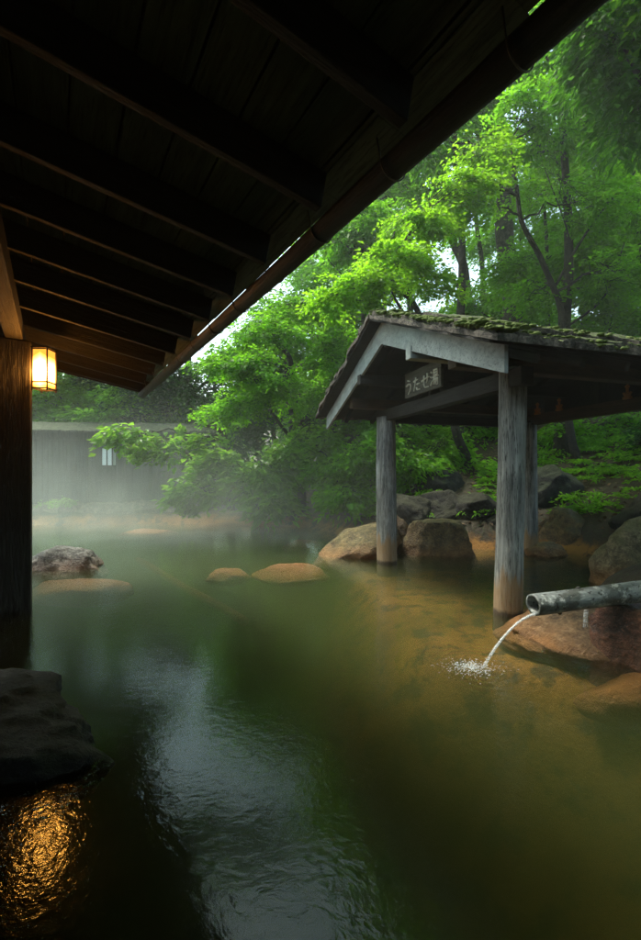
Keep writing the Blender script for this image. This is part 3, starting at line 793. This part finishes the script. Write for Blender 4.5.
def bez(p0, p1, sag, n, r, wob):
    p0 = np.array(p0, float); p1 = np.array(p1, float); ln = np.linalg.norm(p1 - p0)
    ts = np.linspace(0, 1, n); P = p0 + (p1 - p0) * ts[:, None]
    P[:, 2] += sag * ln * np.sin(ts * math.pi)
    wv = r.normal(size=(n, 3)) * wob * ln; wv[0] = 0; wv[-1] *= .3
    return P + wv * np.sin(ts * math.pi)[:, None]
def tree(name, base, path, r0, r1, blobs, mat, bark, label, cat='tree', group=None, seed=0, sprays=60, n_per=60, ssize=.6, ll=.07, lw=.035,
         flat=.08, droop=.3, jit=.4, hang=0.0, twigs=True, spread=.55, extra=None):
    """path: trunk points; blobs: (centre, radii, weight) volumes the crown fills"""
    r = np.random.default_rng(seed + 500)
    base = np.array(base, float); root = empty(name, base, label, cat, group)
    path = np.array(path, float)
    # resample the trunk with a little wobble
    seg = []; 
    for i in range(len(path) - 1):
        for f in np.linspace(0, 1, 8)[:-1]: seg.append(path[i] * (1 - f) + path[i + 1] * f)
    seg.append(path[-1]); seg = np.array(seg); k = len(seg)
    sm = seg.copy()
    for _ in range(4): sm[1:-1] = (sm[:-2] + sm[1:-1] * 2 + sm[2:]) / 4
    sm += np.stack([np.sin(np.arange(k) * .7 + seed) * r0 * .3, np.cos(np.arange(k) * .5 + seed) * r0 * .3, np.zeros(k)], -1)
    m = MB(); rad = np.linspace(r0, r1, k); rad[0] *= 1.35; rad[1] *= 1.12
    m.tube(sm - base, rad, 12, jit=.06)
    if extra:
        for (pts, ra, rb_) in extra:
            pts = np.array(pts, float); q = []
            for i in range(len(pts) - 1):
                for f in np.linspace(0, 1, 6)[:-1]: q.append(pts[i] * (1 - f) + pts[i + 1] * f)
            q.append(pts[-1]); q = np.array(q)
            for _ in range(3): q[1:-1] = (q[:-2] + q[1:-1] * 2 + q[2:]) / 4
            m.tube(q - base, np.linspace(ra, rb_, len(q)), 7, jit=.08)
    C = []; D = []; N = []; S = []
    tw = MB()
    wts = np.array([b[2] for b in blobs], float); wts /= wts.sum()
    for (c, rr, _), wt in zip(blobs, wts):
        c = np.array(c, float); rr = np.array(rr, float)
        # limb from the nearest reasonable trunk point
        cand = sm[(sm[:, 2] < c[2] + rr[2] * .5)]
        if len(cand) == 0: cand = sm[:1]
        dist = np.linalg.norm(cand - c, axis=1) + .5 * np.abs(c[2] - cand[:, 2] - .3 * np.linalg.norm(cand[:, :2] - c[:2], axis=1))
        j = int(np.argmin(dist)); p = cand[j]; jr = rad[min(j, k - 1)]
        limb = bez(p, c, .08, 9, r, .035)
        m.tube(limb - base, np.linspace(max(.012, jr * .55), max(.008, jr * .15), 9), 7, jit=.08)
        ns = max(3, int(sprays * wt))
        nsub = max(2, ns // 6)
        ends = []
        for q in range(nsub):
            dr = unit(r.normal(size=3)); e = c + dr * rr * r.uniform(.4, .95)
            s0 = limb[r.integers(4, 9)]
            tb = bez(s0, e, .06, 6, r, .05); ends.append(tb)
            m.tube(tb - base, np.linspace(max(.007, jr * .16), .004, 6), 5)
        for q in range(ns):
            tb = ends[r.integers(nsub)]; s0 = tb[r.integers(2, 6)]
            off = unit(r.normal(size=3)) * rr * r.random() ** .4
            pt = s0 * .3 + (c + off) * .7
            out = unit(np.array([*(pt - p)[:2] * .7, 0]) / (np.linalg.norm((pt - p)[:2]) + .3) + np.array([*r.normal(size=2) * .7, r.normal() * .15 - .1]))
            C.append(pt); D.append(out); nv = np.array([0, 0, 1.0]) + r.normal(size=3) * .22 + out * .25; nv -= out * np.dot(nv, out); N.append(nv)
            s = ssize * r.uniform(.6, 1.3); S.append(s)
            if twigs: m.tube(np.array([s0, (s0 + pt) / 2 + [0, 0, .03], pt, pt + out * s * .6 - [0, 0, droop * .3 * s]]) - base, [.006, .005, .004, .002], 4, cap=False)
    tr = m.build('trunk', bark, root, smooth=True)
    cr = leaf_mesh('crown', np.array(C), np.array(D), np.array(N), np.array(S), n_per, ll, lw, mat, root, seed, flat, droop, jit, spread, hang, loc=base)
    return root

L_MAPLE = leafmat('maple_leaves', (.06, .17, .012), (.24, .60, .02), mixf=.55)
L_BRIGHT = leafmat('young_maple_leaves', (.075, .18, .012), (.30, .62, .02), mixf=.6)
L_MID = leafmat('green_leaves', (.055, .165, .016), (.28, .64, .03), mixf=.5)
L_DARK = leafmat('dark_evergreen_leaves', (.02, .07, .012), (.05, .18, .015), mixf=.35)
L_TOP = leafmat('deep_green_leaves', (.03, .10, .012), (.12, .36, .02), mixf=.45)
L_SHRUB = leafmat('glossy_shrub_leaves', (.11, .24, .035), (.30, .60, .04), mixf=.45, rough=.32)
L_FAR = leafmat('far_leaves', (.05, .15, .025), (.22, .55, .04), mixf=.5)

def T(px, py, Y): return at(px, py, Y)
def B_(px, py, Y, rx, ry, rz, w=1): return (at(px, py, Y), (rx, ry, rz), w)
def gb(px, Y):
    x = (px - 320.5) / F * Y; return np.array([x, Y, gz(x, Y) - .1])

# big trunk behind the pavilion
b = gb(512, 13.5)
tree('forest_tree', b, [b, T(513, 330, 13.5), T(507, 230, 13.5), T(500, 140, 13.6), T(497, 20, 13.8), T(500, -80, 14)], .34, .16,
     [B_(470, 60, 12.5, 2.2, 1.5, 1.6), B_(560, 40, 12.5, 2.2, 1.6, 1.8), B_(520, -40, 13, 2.6, 1.8, 1.6), B_(620, 120, 12.6, 1.8, 1.4, 1.4), B_(450, 150, 13.2, 1.2, 1.0, .9, .5), B_(560, 150, 13.5, 1.6, 1.4, 1.2)],
     L_MID, BARK, 'tallest tree with a thick straight trunk rising behind the pavilion roof', seed=1, sprays=330, n_per=70, ssize=.9, ll=.085, lw=.05)
# forked dark stemmed maple right of it
b = gb(575, 9.2)
tree('maple_tree', b, [b, T(566, 400, 9.2), T(562, 330, 9.1), T(556, 285, 9.0), T(528, 240, 8.9), T(516, 195, 8.8), T(512, 140, 8.8)], .085, .03,
     [B_(470, 205, 8.8, 1.0, .8, .55), B_(590, 200, 8.8, 1.0, .9, .8, 1.2), B_(530, 110, 8.8, 1.1, .9, .7, 1.1), B_(620, 270, 8.8, .9, .8, .6), B_(600, 120, 9, 1.1, .9, .8), B_(540, 290, 9.6, .9, .8, .4, .7)],
     L_MAPLE, BARKD, 'slim forked maple with dark crooked stems right of the thick trunk', seed=2, sprays=200, n_per=75, ssize=.6, ll=.07, lw=.045,
     extra=[([T(556, 285, 9.0), T(575, 250, 9.0), T(598, 215, 8.9), T(641, 165, 8.8)], .035, .012), ([T(516, 195, 8.8), T(500, 188, 8.7), T(470, 200, 8.6), T(430, 212, 8.6)], .03, .01),
            ([T(562, 330, 9.1), T(606, 300, 9.1), T(625, 240, 9)], .03, .01), ([T(568, 295, 9.1), T(572, 240, 9.2), T(545, 170, 9.2)], .03, .01)])
# thin straight stem between
b = gb(548, 11)
tree('young_tree', b, [b, T(548, 330, 11), T(546, 260, 11), T(545, 190, 11)], .07, .03, [B_(545, 190, 11, 1.0, .9, .6), B_(520, 260, 11, .9, .8, .5, .6), B_(580, 250, 11.2, 1.0, .9, .6)],
     L_MID, BARKD, 'thin straight young tree just right of the thick trunk', seed=3, sprays=90, n_per=60, ssize=.6, ll=.07)
# leaning trunks left of the big one
b = gb(474, 16)
tree('leaning_tree', b, [b, T(473, 320, 16), T(462, 265, 16), T(450, 225, 16), T(440, 150, 16), T(430, 90, 16)], .20, .08, [B_(425, 110, 16, 1.6, 1.4, 1.2), B_(455, 70, 16, 1.6, 1.4, 1.4), B_(420, 270, 15, 1.1, .8, .7, .45)],
     L_FAR, BARK, 'leaning tree left of the thick trunk, seen against the sky', seed=4, sprays=100, n_per=60, ssize=.8, ll=.10, lw=.06)
b = gb(488, 18)
tree('leaning_tree', b, [b, T(486, 320, 18), T(480, 250, 18), T(474, 190, 18), T(470, 90, 18)], .12, .06, [B_(480, 120, 18, 1.5, 1.5, 1.3), B_(500, 200, 18, 1.0, 1.0, .8)],
     L_FAR, BARK, 'second thinner trunk standing between the leaning tree and the thick trunk', seed=5, sprays=70, n_per=50, ssize=.8, ll=.10, lw=.06)
# yellow green maple over the pavilion peak
b = gb(470, 9.6)
tree('bright_maple', b, [b, T(459, 440, 9.3), T(440, 360, 8.9), T(410, 300, 8.4), T(385, 270, 8.1)], .11, .035,
     [B_(336, 298, 7.3, .34, .3, .10, .5), B_(366, 282, 7.3, .5, .5, .16, 1.0), B_(395, 258, 7.5, .55, .5, .22, 1.1), B_(425, 285, 8.0, .6, .5, .10, .6), B_(425, 222, 7.8, .6, .5, .25, .9), B_(458, 186, 8.0, .6, .6, .28, .9), B_(490, 150, 8.3, .7, .6, .3, .8), B_(398, 222, 8.6, .5, .5, .2, .4)],
     L_BRIGHT, BARKD, 'yellow green young maple sweeping up from just above the pavilion peak', seed=6, sprays=190, n_per=80, ssize=.5, ll=.06, lw=.04, flat=.06, droop=.42)
# tree with sprays at the left, under the eave line
b = gb(300, 10.9)
tree('maple_tree', b, [b, T(302, 440, 10.8), T(296, 375, 10.6), T(284, 350, 10.3), T(270, 330, 10)], .11, .04,
     [B_(235, 362, 8.6, .75, .6, .25, 1.1), B_(260, 330, 9.2, .8, .7, .35, 1.0), B_(300, 310, 9.6, .9, .7, .45, .9), B_(270, 385, 9, .8, .7, .4, 1.2), B_(330, 350, 9.8, .8, .7, .5, 1.3), B_(235, 410, 9.2, .5, .5, .35, .8), B_(330, 400, 9.6, .8, .7, .5, 1.2), B_(350, 290, 10.5, .8, .7, .5, .6)],
     L_MAPLE, BARKD, 'maple with layered light sprays hanging over the pool left of the pavilion', seed=7, sprays=330, n_per=75, ssize=.6, ll=.065, lw=.042, flat=.06, droop=.4)
b = gb(352, 11.8)
tree('forest_tree', b, [b, T(360, 420, 11.6), T(368, 320, 11.5), T(384, 240, 11.5), T(378, 200, 11.5)], .10, .04,
     [B_(355, 240, 11.6, .9, .8, .5), B_(400, 330, 11, 1.0, .8, .7, 1.2), B_(340, 330, 11.5, .8, .8, .6), B_(370, 420, 10.2, 1.0, .8, .7, 1.4), B_(395, 200, 12, .8, .8, .5, .5)],
     L_MID, BARKD, 'slender tree with a curved stem behind the pavilion peak', seed=8, sprays=170, n_per=70, ssize=.65, ll=.08, lw=.05,
     extra=[([T(368, 320, 11.5), T(352, 285, 11.3), T(330, 262, 11.2)], .03, .01), ([T(384, 240, 11.5), T(395, 225, 11.5), T(420, 215, 11.5)], .025, .008)])
# tall trees whose crowns are only mirrored in the near water, with an open slot of sky between them
for i, (px, Y, bl, lab) in enumerate([(75, 14.5, [B_(95, 270, 14, 1.8, 1.3, 1.5), B_(60, 150, 14.5, 2.6, 1.6, 2.0, 1.4), B_(100, 40, 14.5, 2.4, 1.6, 1.5), B_(20, 300, 14, 1.5, 1.2, 1.5), B_(130, 305, 13.6, 1.4, 1.0, .9, 1.2), B_(75, 330, 13.6, 1.4, 1.0, .8)], 'very tall tree behind the plank fence'),
                                  (345, 14.5, [B_(395, 110, 14, 1.5, 1.2, 1.6, 1.2), B_(340, 190, 14, .9, .9, .5, .6), B_(430, 10, 14.5, 1.8, 1.4, 1.4), B_(200, 178, 14, 1.3, .8, .35, .7), B_(262, 176, 13.8, 1.3, .8, .35, .7)], 'very tall tree hidden above the eave')]):
    b = gb(px, Y)
    tree('forest_tree', b, [b, at(px, 400, Y), at(px + 5, 250, Y), at(px + 8, 120, Y)], .28, .08, bl, L_MID, BARK, lab, seed=300 + i, sprays=520, n_per=55, ssize=.95, ll=.13, lw=.08, twigs=False)
# dark evergreens behind the fence end
b = gb(190, 12.9)
tree('evergreen_tree', b, [b, T(192, 430, 12.9), T(188, 370, 12.9), T(185, 330, 12.9)], .16, .06,
     [B_(185, 385, 12.6, 1.5, 1.0, .8, 1.2), B_(150, 405, 12.9, 1.3, .9, .7), B_(235, 420, 12.3, 1.2, .9, .9, 1.2), B_(210, 455, 12.3, 1.1, .7, .7, 1.), B_(260, 370, 12.6, 1.1, .9, .7), B_(120, 380, 13.2, 1.2, 1, .5, .6)],
     L_DARK, BARKD, 'dark evergreen tree behind the right end of the plank fence', seed=9, sprays=330, n_per=65, ssize=.6, ll=.10, lw=.055, flat=.2, droop=.2, jit=.8)
b = gb(232, 11.4)
tree('broadleaf_tree', b, [b, T(236, 470, 11.3), T(222, 430, 10.8), T(205, 425, 10.2)], .10, .035,
     [B_(128, 436, 8.9, .42, .4, .16, 1.1), B_(165, 442, 9.2, .5, .4, .2, 1.), B_(200, 438, 9.6, .35, .4, .12, .5), B_(150, 455, 9.2, .35, .3, .08, .5)],
     L_SHRUB, BARKD, 'low branch of large pale leaves reaching across the plank fence', seed=10, sprays=46, n_per=24, ssize=.4, ll=.13, lw=.075, flat=.18, droop=.3, jit=.6)
# overhanging shrubs on the far shore
def shrub(name, px, Y, blobs, mat, label, seed, sprays, n_per, ssize, ll, lw, **kw):
    b = gb(px, Y); c0 = np.array(blobs[0][0])
    return tree(name, b, [b, b * .6 + c0 * .4, c0], .04, .015, blobs, mat, BARKD, label, 'shrub', None, seed, sprays, n_per, ssize, ll, lw, **kw)
shrub('leafy_shrub', 262, 10.7, [B_(250, 480, 10.0, 1.1, .6, .6, 1.6), B_(195, 494, 9.7, .65, .4, .32, 1.), B_(285, 460, 10, .7, .6, .6), B_(268, 505, 9.6, .5, .4, .25, .7), B_(220, 462, 10.2, .7, .5, .4)],
      L_SHRUB, 'broad bright leafy shrub hanging over the far shore left of the tan boulder', 11, 170, 32, .42, .15, .08, flat=.25, jit=.7)
shrub('leafy_shrub', 330, 10.0, [B_(335, 470, 9.2, .8, .6, .5), B_(310, 440, 9.6, .7, .6, .5), B_(365, 450, 9.0, .7, .6, .5), B_(350, 495, 8.7, .6, .4, .25, .6)],
      L_MID, 'darker shrub behind the tan boulder', 12, 150, 40, .42, .11, .055, flat=.25, jit=.7)
shrub('leafy_shrub', 415, 9.4, [B_(410, 465, 9.0, .6, .5, .45), B_(440, 450, 9.6, .8, .6, .5), B_(395, 430, 9.6, .6, .5, .4), B_(470, 470, 9.4, .5, .5, .35, .6)],
      L_MID, 'shrub on the bank seen between the two front posts', 13, 150, 40, .4, .10, .045, flat=.25, jit=.7)
shrub('leafy_shrub', 560, 10.4, [B_(555, 430, 9.8, .7, .5, .35), B_(590, 445, 10, .8, .6, .45), B_(625, 425, 10, .7, .6, .5), B_(545, 465, 9.6, .4, .4, .25, .5)],
      L_MID, 'shrub on the dark bank under the right side of the pavilion roof', 14, 120, 36, .4, .10, .045, flat=.25, jit=.7)
shrub('small_fern', 556, 8.3, [B_(556, 478, 8.2, .14, .12, .08)], L_BRIGHT, 'small yellow green plant on the bank right of the back post', 15, 8, 26, .16, .05, .025, twigs=False)
shrub('leafy_shrub', 632, 8.6, [B_(632, 470, 8.4, .5, .4, .3), B_(655, 440, 8.4, .5, .4, .5)], L_DARK, 'dark shrub at the right edge above the brown boulder', 16, 60, 36, .35, .09, .04, flat=.25, jit=.7)
# near dark drooping tree at the top right
b = np.array([5.6, 6.3, gz(5.6, 6.3) - .1])
tree('evergreen_tree', b, [b, np.array([5.7, 6.4, 2.5]), np.array([5.4, 6.5, 4.5]), np.array([5.0, 6.6, 6.4]), np.array([4.7, 6.7, 7.6])], .14, .05,
     [B_(600, 35, 7.0, .75, .8, .9, 1.3), B_(638, 110, 7.0, .45, .6, .6, .8), B_(640, 30, 6.8, .8, .8, 1.0, 1.)],
     L_TOP, BARKD, 'dark evergreen crown in the top right corner', seed=17, sprays=100, n_per=44, ssize=.55, ll=.12, lw=.06, flat=.3, jit=.9, hang=.5)
# unseen trees added at the right and behind the viewer to shade the near water
for i, (x, y, hgt, rr, lab) in enumerate([(5.6, 2.2, 6.6, 2.3, 'unseen spreading tree added for shade on the right bank beside the viewer'), (6.8, -1.5, 6.8, 2.6, 'unseen spreading tree added for shade on the right bank behind the viewer'),
                                 (7.8, 4.8, 7.5, 2.2, 'unseen tall tree added for shade on the right bank behind the mossy boulder'), (4.6, -4.6, 6.5, 2.6, 'unseen tree added for shade on the bank well behind the viewer')]):
    b = np.array([x, y, gz(x, y) - .1]); c = np.array([x - 1.3, y, hgt])
    tree('bank_shade_tree', b, [b, b * .5 + c * .5 + np.array([.5, 0, 0]), c], .17, .06,
         [(c, (rr, rr, .8), 1.5), (c + np.array([-1.3, .6, .5]), (1.3, 1.5, .6), 1), (c + np.array([.8, .5, -1.2]), (1.3, 1.6, .8), 1), (c + np.array([1.0, -.6, -2.4]), (1.2, 1.6, 1.0), 1), (c + np.array([.3, 0, 1.2]), (1.5, 1.5, .8), .8)],
         L_MID, BARKD, lab, seed=200 + i, sprays=330, n_per=45, ssize=.8, ll=.12, lw=.075, twigs=False)
for i, (bx, by, x, y, hgt, rr, lab) in enumerate([(5.6, 3.3, 3.4, 3.0, 9.6, 2.6, 'unseen high spreading tree added for shade over the spout and pavilion'),
                                 (4.4, -1.0, 2.4, -.6, 9.0, 2.6, 'unseen high spreading tree added for shade over the pool behind the viewer'), (-9.6, 5.5, -8.2, 5.5, 8.0, 2.6, 'unseen high spreading tree added for shade beyond the bathhouse roof')]):
    b = np.array([bx, by, gz(bx, by) - .1]); c = np.array([x, y, hgt])  # high crowns out of view, added to close off light from overhead
    tree('canopy_shade_tree', b, [b, np.array([bx, by, hgt * .5]), c * .7 + np.array([bx, by, hgt]) * .3], .22, .08,
         [(c, (rr, rr, .9), 1.6), (c + np.array([-1.6, .8, -.3]), (1.8, 1.8, .7), 1), (c + np.array([1.5, -1.2, -.6]), (1.8, 1.8, .8), 1), (c + np.array([.3, 1.6, -.9]), (1.8, 1.6, .8), 1)],
         L_MID, BARKD, lab, seed=240 + i, sprays=420, n_per=42, ssize=.95, ll=.13, lw=.085, twigs=False)
# fuller mid distance wood at the right
mids = [(560, 12, 260, 1.5, .9, L_MID, 'leafy tree behind the slim forked maple'),
        (640, 10.5, 230, 1.6, 1.1, L_MID, 'leafy tree filling the right edge above the pavilion roof'),
        (610, 13, 330, 1.6, .8, L_MAPLE, 'low light green tree behind the right end of the pavilion'),
        (700, 12.5, 120, 2.4, 1.8, L_MID, 'tall tree beyond the right edge'),
        (665, 15, 40, 2.8, 2.0, L_DARK, 'tall dark tree above the right edge'),
        (430, 13, 345, 1.4, .6, L_MAPLE, 'low light green tree behind the middle of the pavilion roof'),
        (500, 15, 300, 1.6, .8, L_MAPLE, 'light green tree behind the thick trunk'),
        (395, 14, 380, 1.6, .9, L_MID, 'green tree behind the far pavilion post'),
        (580, 16, 150, 2.4, 1.8, L_FAR, 'tall pale green tree far behind the forked maple'),
        (380, 17, 190, 1.8, 1.0, L_FAR, 'pale tree seen just past the eave edge'),
        (480, 11.5, 420, 1.0, .6, L_MID, 'low tree under the pavilion roof between the front posts'),
        (330, 15, 380, 1.6, .9, L_MID, 'green tree behind the hanging maple sprays'),
        (270, 15.5, 400, 1.8, .8, L_DARK, 'dark tree behind the leafy shrub'),
        (405, 12.5, 165, 1.3, .9, L_MAPLE, 'light green tree close past the eave edge'),
        (330, 13, 300, 1.5, .8, L_FAR, 'pale green tree between the eave edge and the bright maple'),
        (455, 10.5, 120, 1.1, .7, L_MAPLE, 'light green crown against the eave at the upper middle'),
        (350, 20, 260, 2.2, 1.2, L_FAR, 'far pale tree glimpsed behind the maples'),
        (560, 9.5, 40, 1.3, .8, L_MID, 'green crown close under the end of the eave'),
        (285, 11.8, 345, 1.2, .6, L_MAPLE, 'leafy tree rising to the lower end of the eave'),
        (360, 11, 232, 1.0, .55, L_MAPLE, 'fresh green tree filling the gap under the middle of the eave'),
        (60, 13.2, 392, 1.3, .6, L_MAPLE, 'light green tree leaning over the fence beside the post'),
        (130, 12.9, 408, 1.2, .5, L_MID, 'green tree overlapping the coping of the plank fence'),
        (600, 14.5, 240, 2.0, 1.4, L_MAPLE, 'broad fresh green tree behind the forked maple'),
        (520, 19, 230, 2.4, 1.4, L_FAR, 'far tree right behind the thick trunk')]
for i, (px, Y, py, rr, rz_, mt, lab) in enumerate(mids):
    b = gb(px, Y); c = at(px, py, Y); rr2 = rr
    bl = [(c, (rr, rr * .8, rz_), 1.4), (c + np.array([rr * .8, .3, -rz_ * .7]), (rr * .7, rr * .6, rz_ * .6), .8), (c + np.array([-rr * .8, -.2, -rz_ * .5]), (rr * .7, rr * .6, rz_ * .6), .8), (c + np.array([.2, 0, rz_ * .9]), (rr * .7, rr * .6, rz_ * .6), .7)]
    tree('forest_tree', b, [b, b * .5 + c * .5 + np.array([.2, 0, 0]), c], .13, .05, bl, mt, BARKD, lab, seed=30 + i, sprays=int(110 * rr), n_per=55, ssize=.75, ll=.10, lw=.06, twigs=False)
# far wood: crowns beyond
far = [(-14, 24, 4), (-10, 21, 3.4), (-6.5, 23, 3.6), (-3, 22, 3.6), (.5, 24, 3.8), (3.5, 27, 4.2), (11, 24, 7.5), (13.5, 20, 9), (17, 23, 11), (9.0, 29, 6.0), (6.2, 33, 6.2), (21, 27, 12), (-9.5, 15.5, 3.4), (-12.5, 17, 3.8), (-6.6, 15.2, 3.0), (15, 15.5, 10), (11, 14.5, 8)]
for i, (x, y, hgt) in enumerate(far):
    z0 = gz(x, y) - .1; b = np.array([x, y, z0]); rr = 2.3 if y > 18 else 1.7; c = b + np.array([0, 0, hgt])
    bl = [(c, (rr, rr, hgt * .25), 1.3), (c + np.array([rr * .7, 0, -hgt * .25]), (rr * .8, rr * .8, hgt * .22), 1), (c + np.array([-rr * .7, -.3, -hgt * .25]), (rr * .8, rr * .8, hgt * .22), 1), (c - np.array([0, 0, hgt * .55]), (rr, rr, hgt * .2), .9)]
    where = 'in the haze above the plank fence' if x < -6 and y < 18 else 'in the far wood'
    tree('forest_tree', b, [b, b * .5 + c * .5, c], .16, .06, bl, L_FAR if i % 3 else L_MID, BARK, 'hazy green tree ' + where, group='hazy trees ' + where, seed=60 + i, sprays=int(120 + 14 * hgt), n_per=45, ssize=1.1, ll=.17, lw=.11, twigs=False)

# leaf litter and low ground plants on the bank
r = np.random.default_rng(21); n = 9000
X = r.uniform(-1.5, 9, n); Y = r.uniform(5.5, 14, n); d = sdist(X, Y); k_ = d > .25; X = X[k_]; Y = Y[k_]; Z = ground_z(X, Y)
n = len(X); P = np.stack([X, Y, Z + .015], -1); th = r.uniform(0, 6.28, n)
dr = np.stack([np.cos(th), np.sin(th), r.normal(size=n) * .25 + .1], -1)
LIT = leafmat('fallen_leaves', (.13, .085, .045), (.05, .03, .01), mixf=.1, var=.7)
leaf_mesh('leaf_litter', P, dr, np.tile([0, 0, 1.], (n, 1)) + r.normal(size=(n, 3)) * .3, np.full(n, .02), 1, .075, .045, LIT, None, 3)
tag(bpy.data.objects['leaf_litter'], 'fallen brown leaves scattered over the bank', None, None, 'stuff')
n = 1500; X = r.uniform(-1, 9, n); Y = r.uniform(7, 14, n); d = sdist(X, Y); k_ = (d > .5) & (vnoise(X, Y, 2.4, 9) > -.05); X = X[k_]; Y = Y[k_]; n = len(X)
P = np.stack([X, Y, ground_z(X, Y) + .05], -1); C = np.repeat(P, 5, 0); th = r.uniform(0, 6.28, len(C)); D = np.stack([np.cos(th), np.sin(th), np.full(len(C), .8)], -1)
leaf_mesh('ground_plants', C, D, np.stack([-np.cos(th) * .8, -np.sin(th) * .8, np.ones(len(C))], -1), np.full(len(C), .2) * r.uniform(.6, 1.4, len(C)), 14, .07, .03, L_MID, None, 4, droop=.9)
tag(bpy.data.objects['ground_plants'], 'low green ground plants covering the bank', None, None, 'stuff')
# a fern at the foot of the fence
shrub('small_fern', 60, 11.1, [(at(60, 501, 11.0), (.55, .15, .06), 1)], L_SHRUB, 'low green weeds on the rock ledge at the foot of the plank fence', 19, 16, 30, .25, .07, .03, twigs=False)

# ------------------------------------------------------------------ air
t = NT('haze_air'); vol = t.n('VolumePrincipled', Color=(.92, .97, .96), Density=.003, Anisotropy=.35).outputs[0]
t.t.links.new(vol, t.out.inputs['Volume'])
m = MB(); m.box((0, 60, 19), (280, 290, 44)); hz = m.build('haze', t.m); tag(hz, 'thin damp haze hanging in the air', None, None, 'stuff')
STEAM = True
if STEAM:
    t = NT('steam_vapour'); co = t.n('TexCoord').outputs['Generated']; s3 = t.n('SeparateXYZ', Vector=co)
    def hat(o): return t.math('MULTIPLY', t.math('MULTIPLY', o, t.math('SUBTRACT', 1.0, o)), 4.0)
    k = t.math('MULTIPLY', hat(s3.outputs[0]), hat(s3.outputs[1]))
    top = t.math('SUBTRACT', 1.0, s3.outputs[2], True)
    k = t.math('MULTIPLY', k, t.math('MULTIPLY', top, top))
    nz_ = t.ramp(t.noise(t.coord('Object', (1, 1, .6)), .9, 3, .5, .4), [(.35, .1), (.7, 1.)])
    k = t.math('MULTIPLY', t.math('MULTIPLY', k, nz_), .40)
    vol = t.n('VolumePrincipled', Color=(.86, .96, .88), Density=k, Anisotropy=.2).outputs[0]
    t.t.links.new(vol, t.out.inputs['Volume'])
    m = MB(); m.box((-3.8, 9.1, 1.62), (11, 5.0, 3.2)); s_ = m.build('steam', t.m); tag(s_, 'white steam drifting over the far left of the pool', None, None, 'stuff')

# ------------------------------------------------------------------ light
SUN_EL, SUN_AZ = R(66), R(-62)     # direction to the sun, from +Y towards +X
sun = bpy.data.lights.new('sun', 'SUN'); sun.energy = 1.5; sun.angle = R(14); sun.color = (1, .97, .9)
so = bpy.data.objects.new('sun', sun); COL.objects.link(so)
dsun = Vector((math.sin(SUN_AZ) * math.cos(SUN_EL), math.cos(SUN_AZ) * math.cos(SUN_EL), math.sin(SUN_EL)))
so.rotation_euler = (-dsun).to_track_quat('-Z', 'Y').to_euler(); so.location = dsun * 50
wd = bpy.data.worlds.new('World'); scene.world = wd; wd.use_nodes = True; nt = wd.node_tree
sky = nt.nodes.new('ShaderNodeTexSky'); sky.sky_type = 'NISHITA'; sky.sun_disc = False; sky.sun_elevation = SUN_EL; sky.sun_rotation = SUN_AZ
sky.dust_density = 2.5; sky.air_density = 1.0
bg = nt.nodes['Background']; bg.inputs[1].default_value = .15; tint = nt.nodes.new('ShaderNodeMix'); tint.data_type = 'RGBA'; tint.blend_type = 'MULTIPLY'; tint.inputs[0].default_value = 1
tint.inputs[7].default_value = (1.06, 1.07, .84, 1)      # thin cloud takes the blue out of the sky
nt.links.new(sky.outputs[0], tint.inputs[6]); nt.links.new(tint.outputs[2], bg.inputs[0])

vs = scene.view_settings; vs.view_transform = 'Standard'; vs.look = 'None'; vs.gamma = 1; vs.use_curve_mapping = False; vs.exposure = 1.95
cy = scene.cycles; cy.max_bounces = 8; cy.diffuse_bounces = 3; cy.glossy_bounces = 3; cy.transmission_bounces = 3; cy.volume_bounces = 1; cy.transparent_max_bounces = 12
cy.sample_clamp_indirect = 20; cy.caustics_reflective = False; cy.caustics_refractive = False; cy.volume_step_rate = 2.0; cy.volume_max_steps = 48
cy.use_denoising = True; cy.denoising_prefilter = 'NONE'
cy.use_adaptive_sampling = True; cy.adaptive_threshold = .012
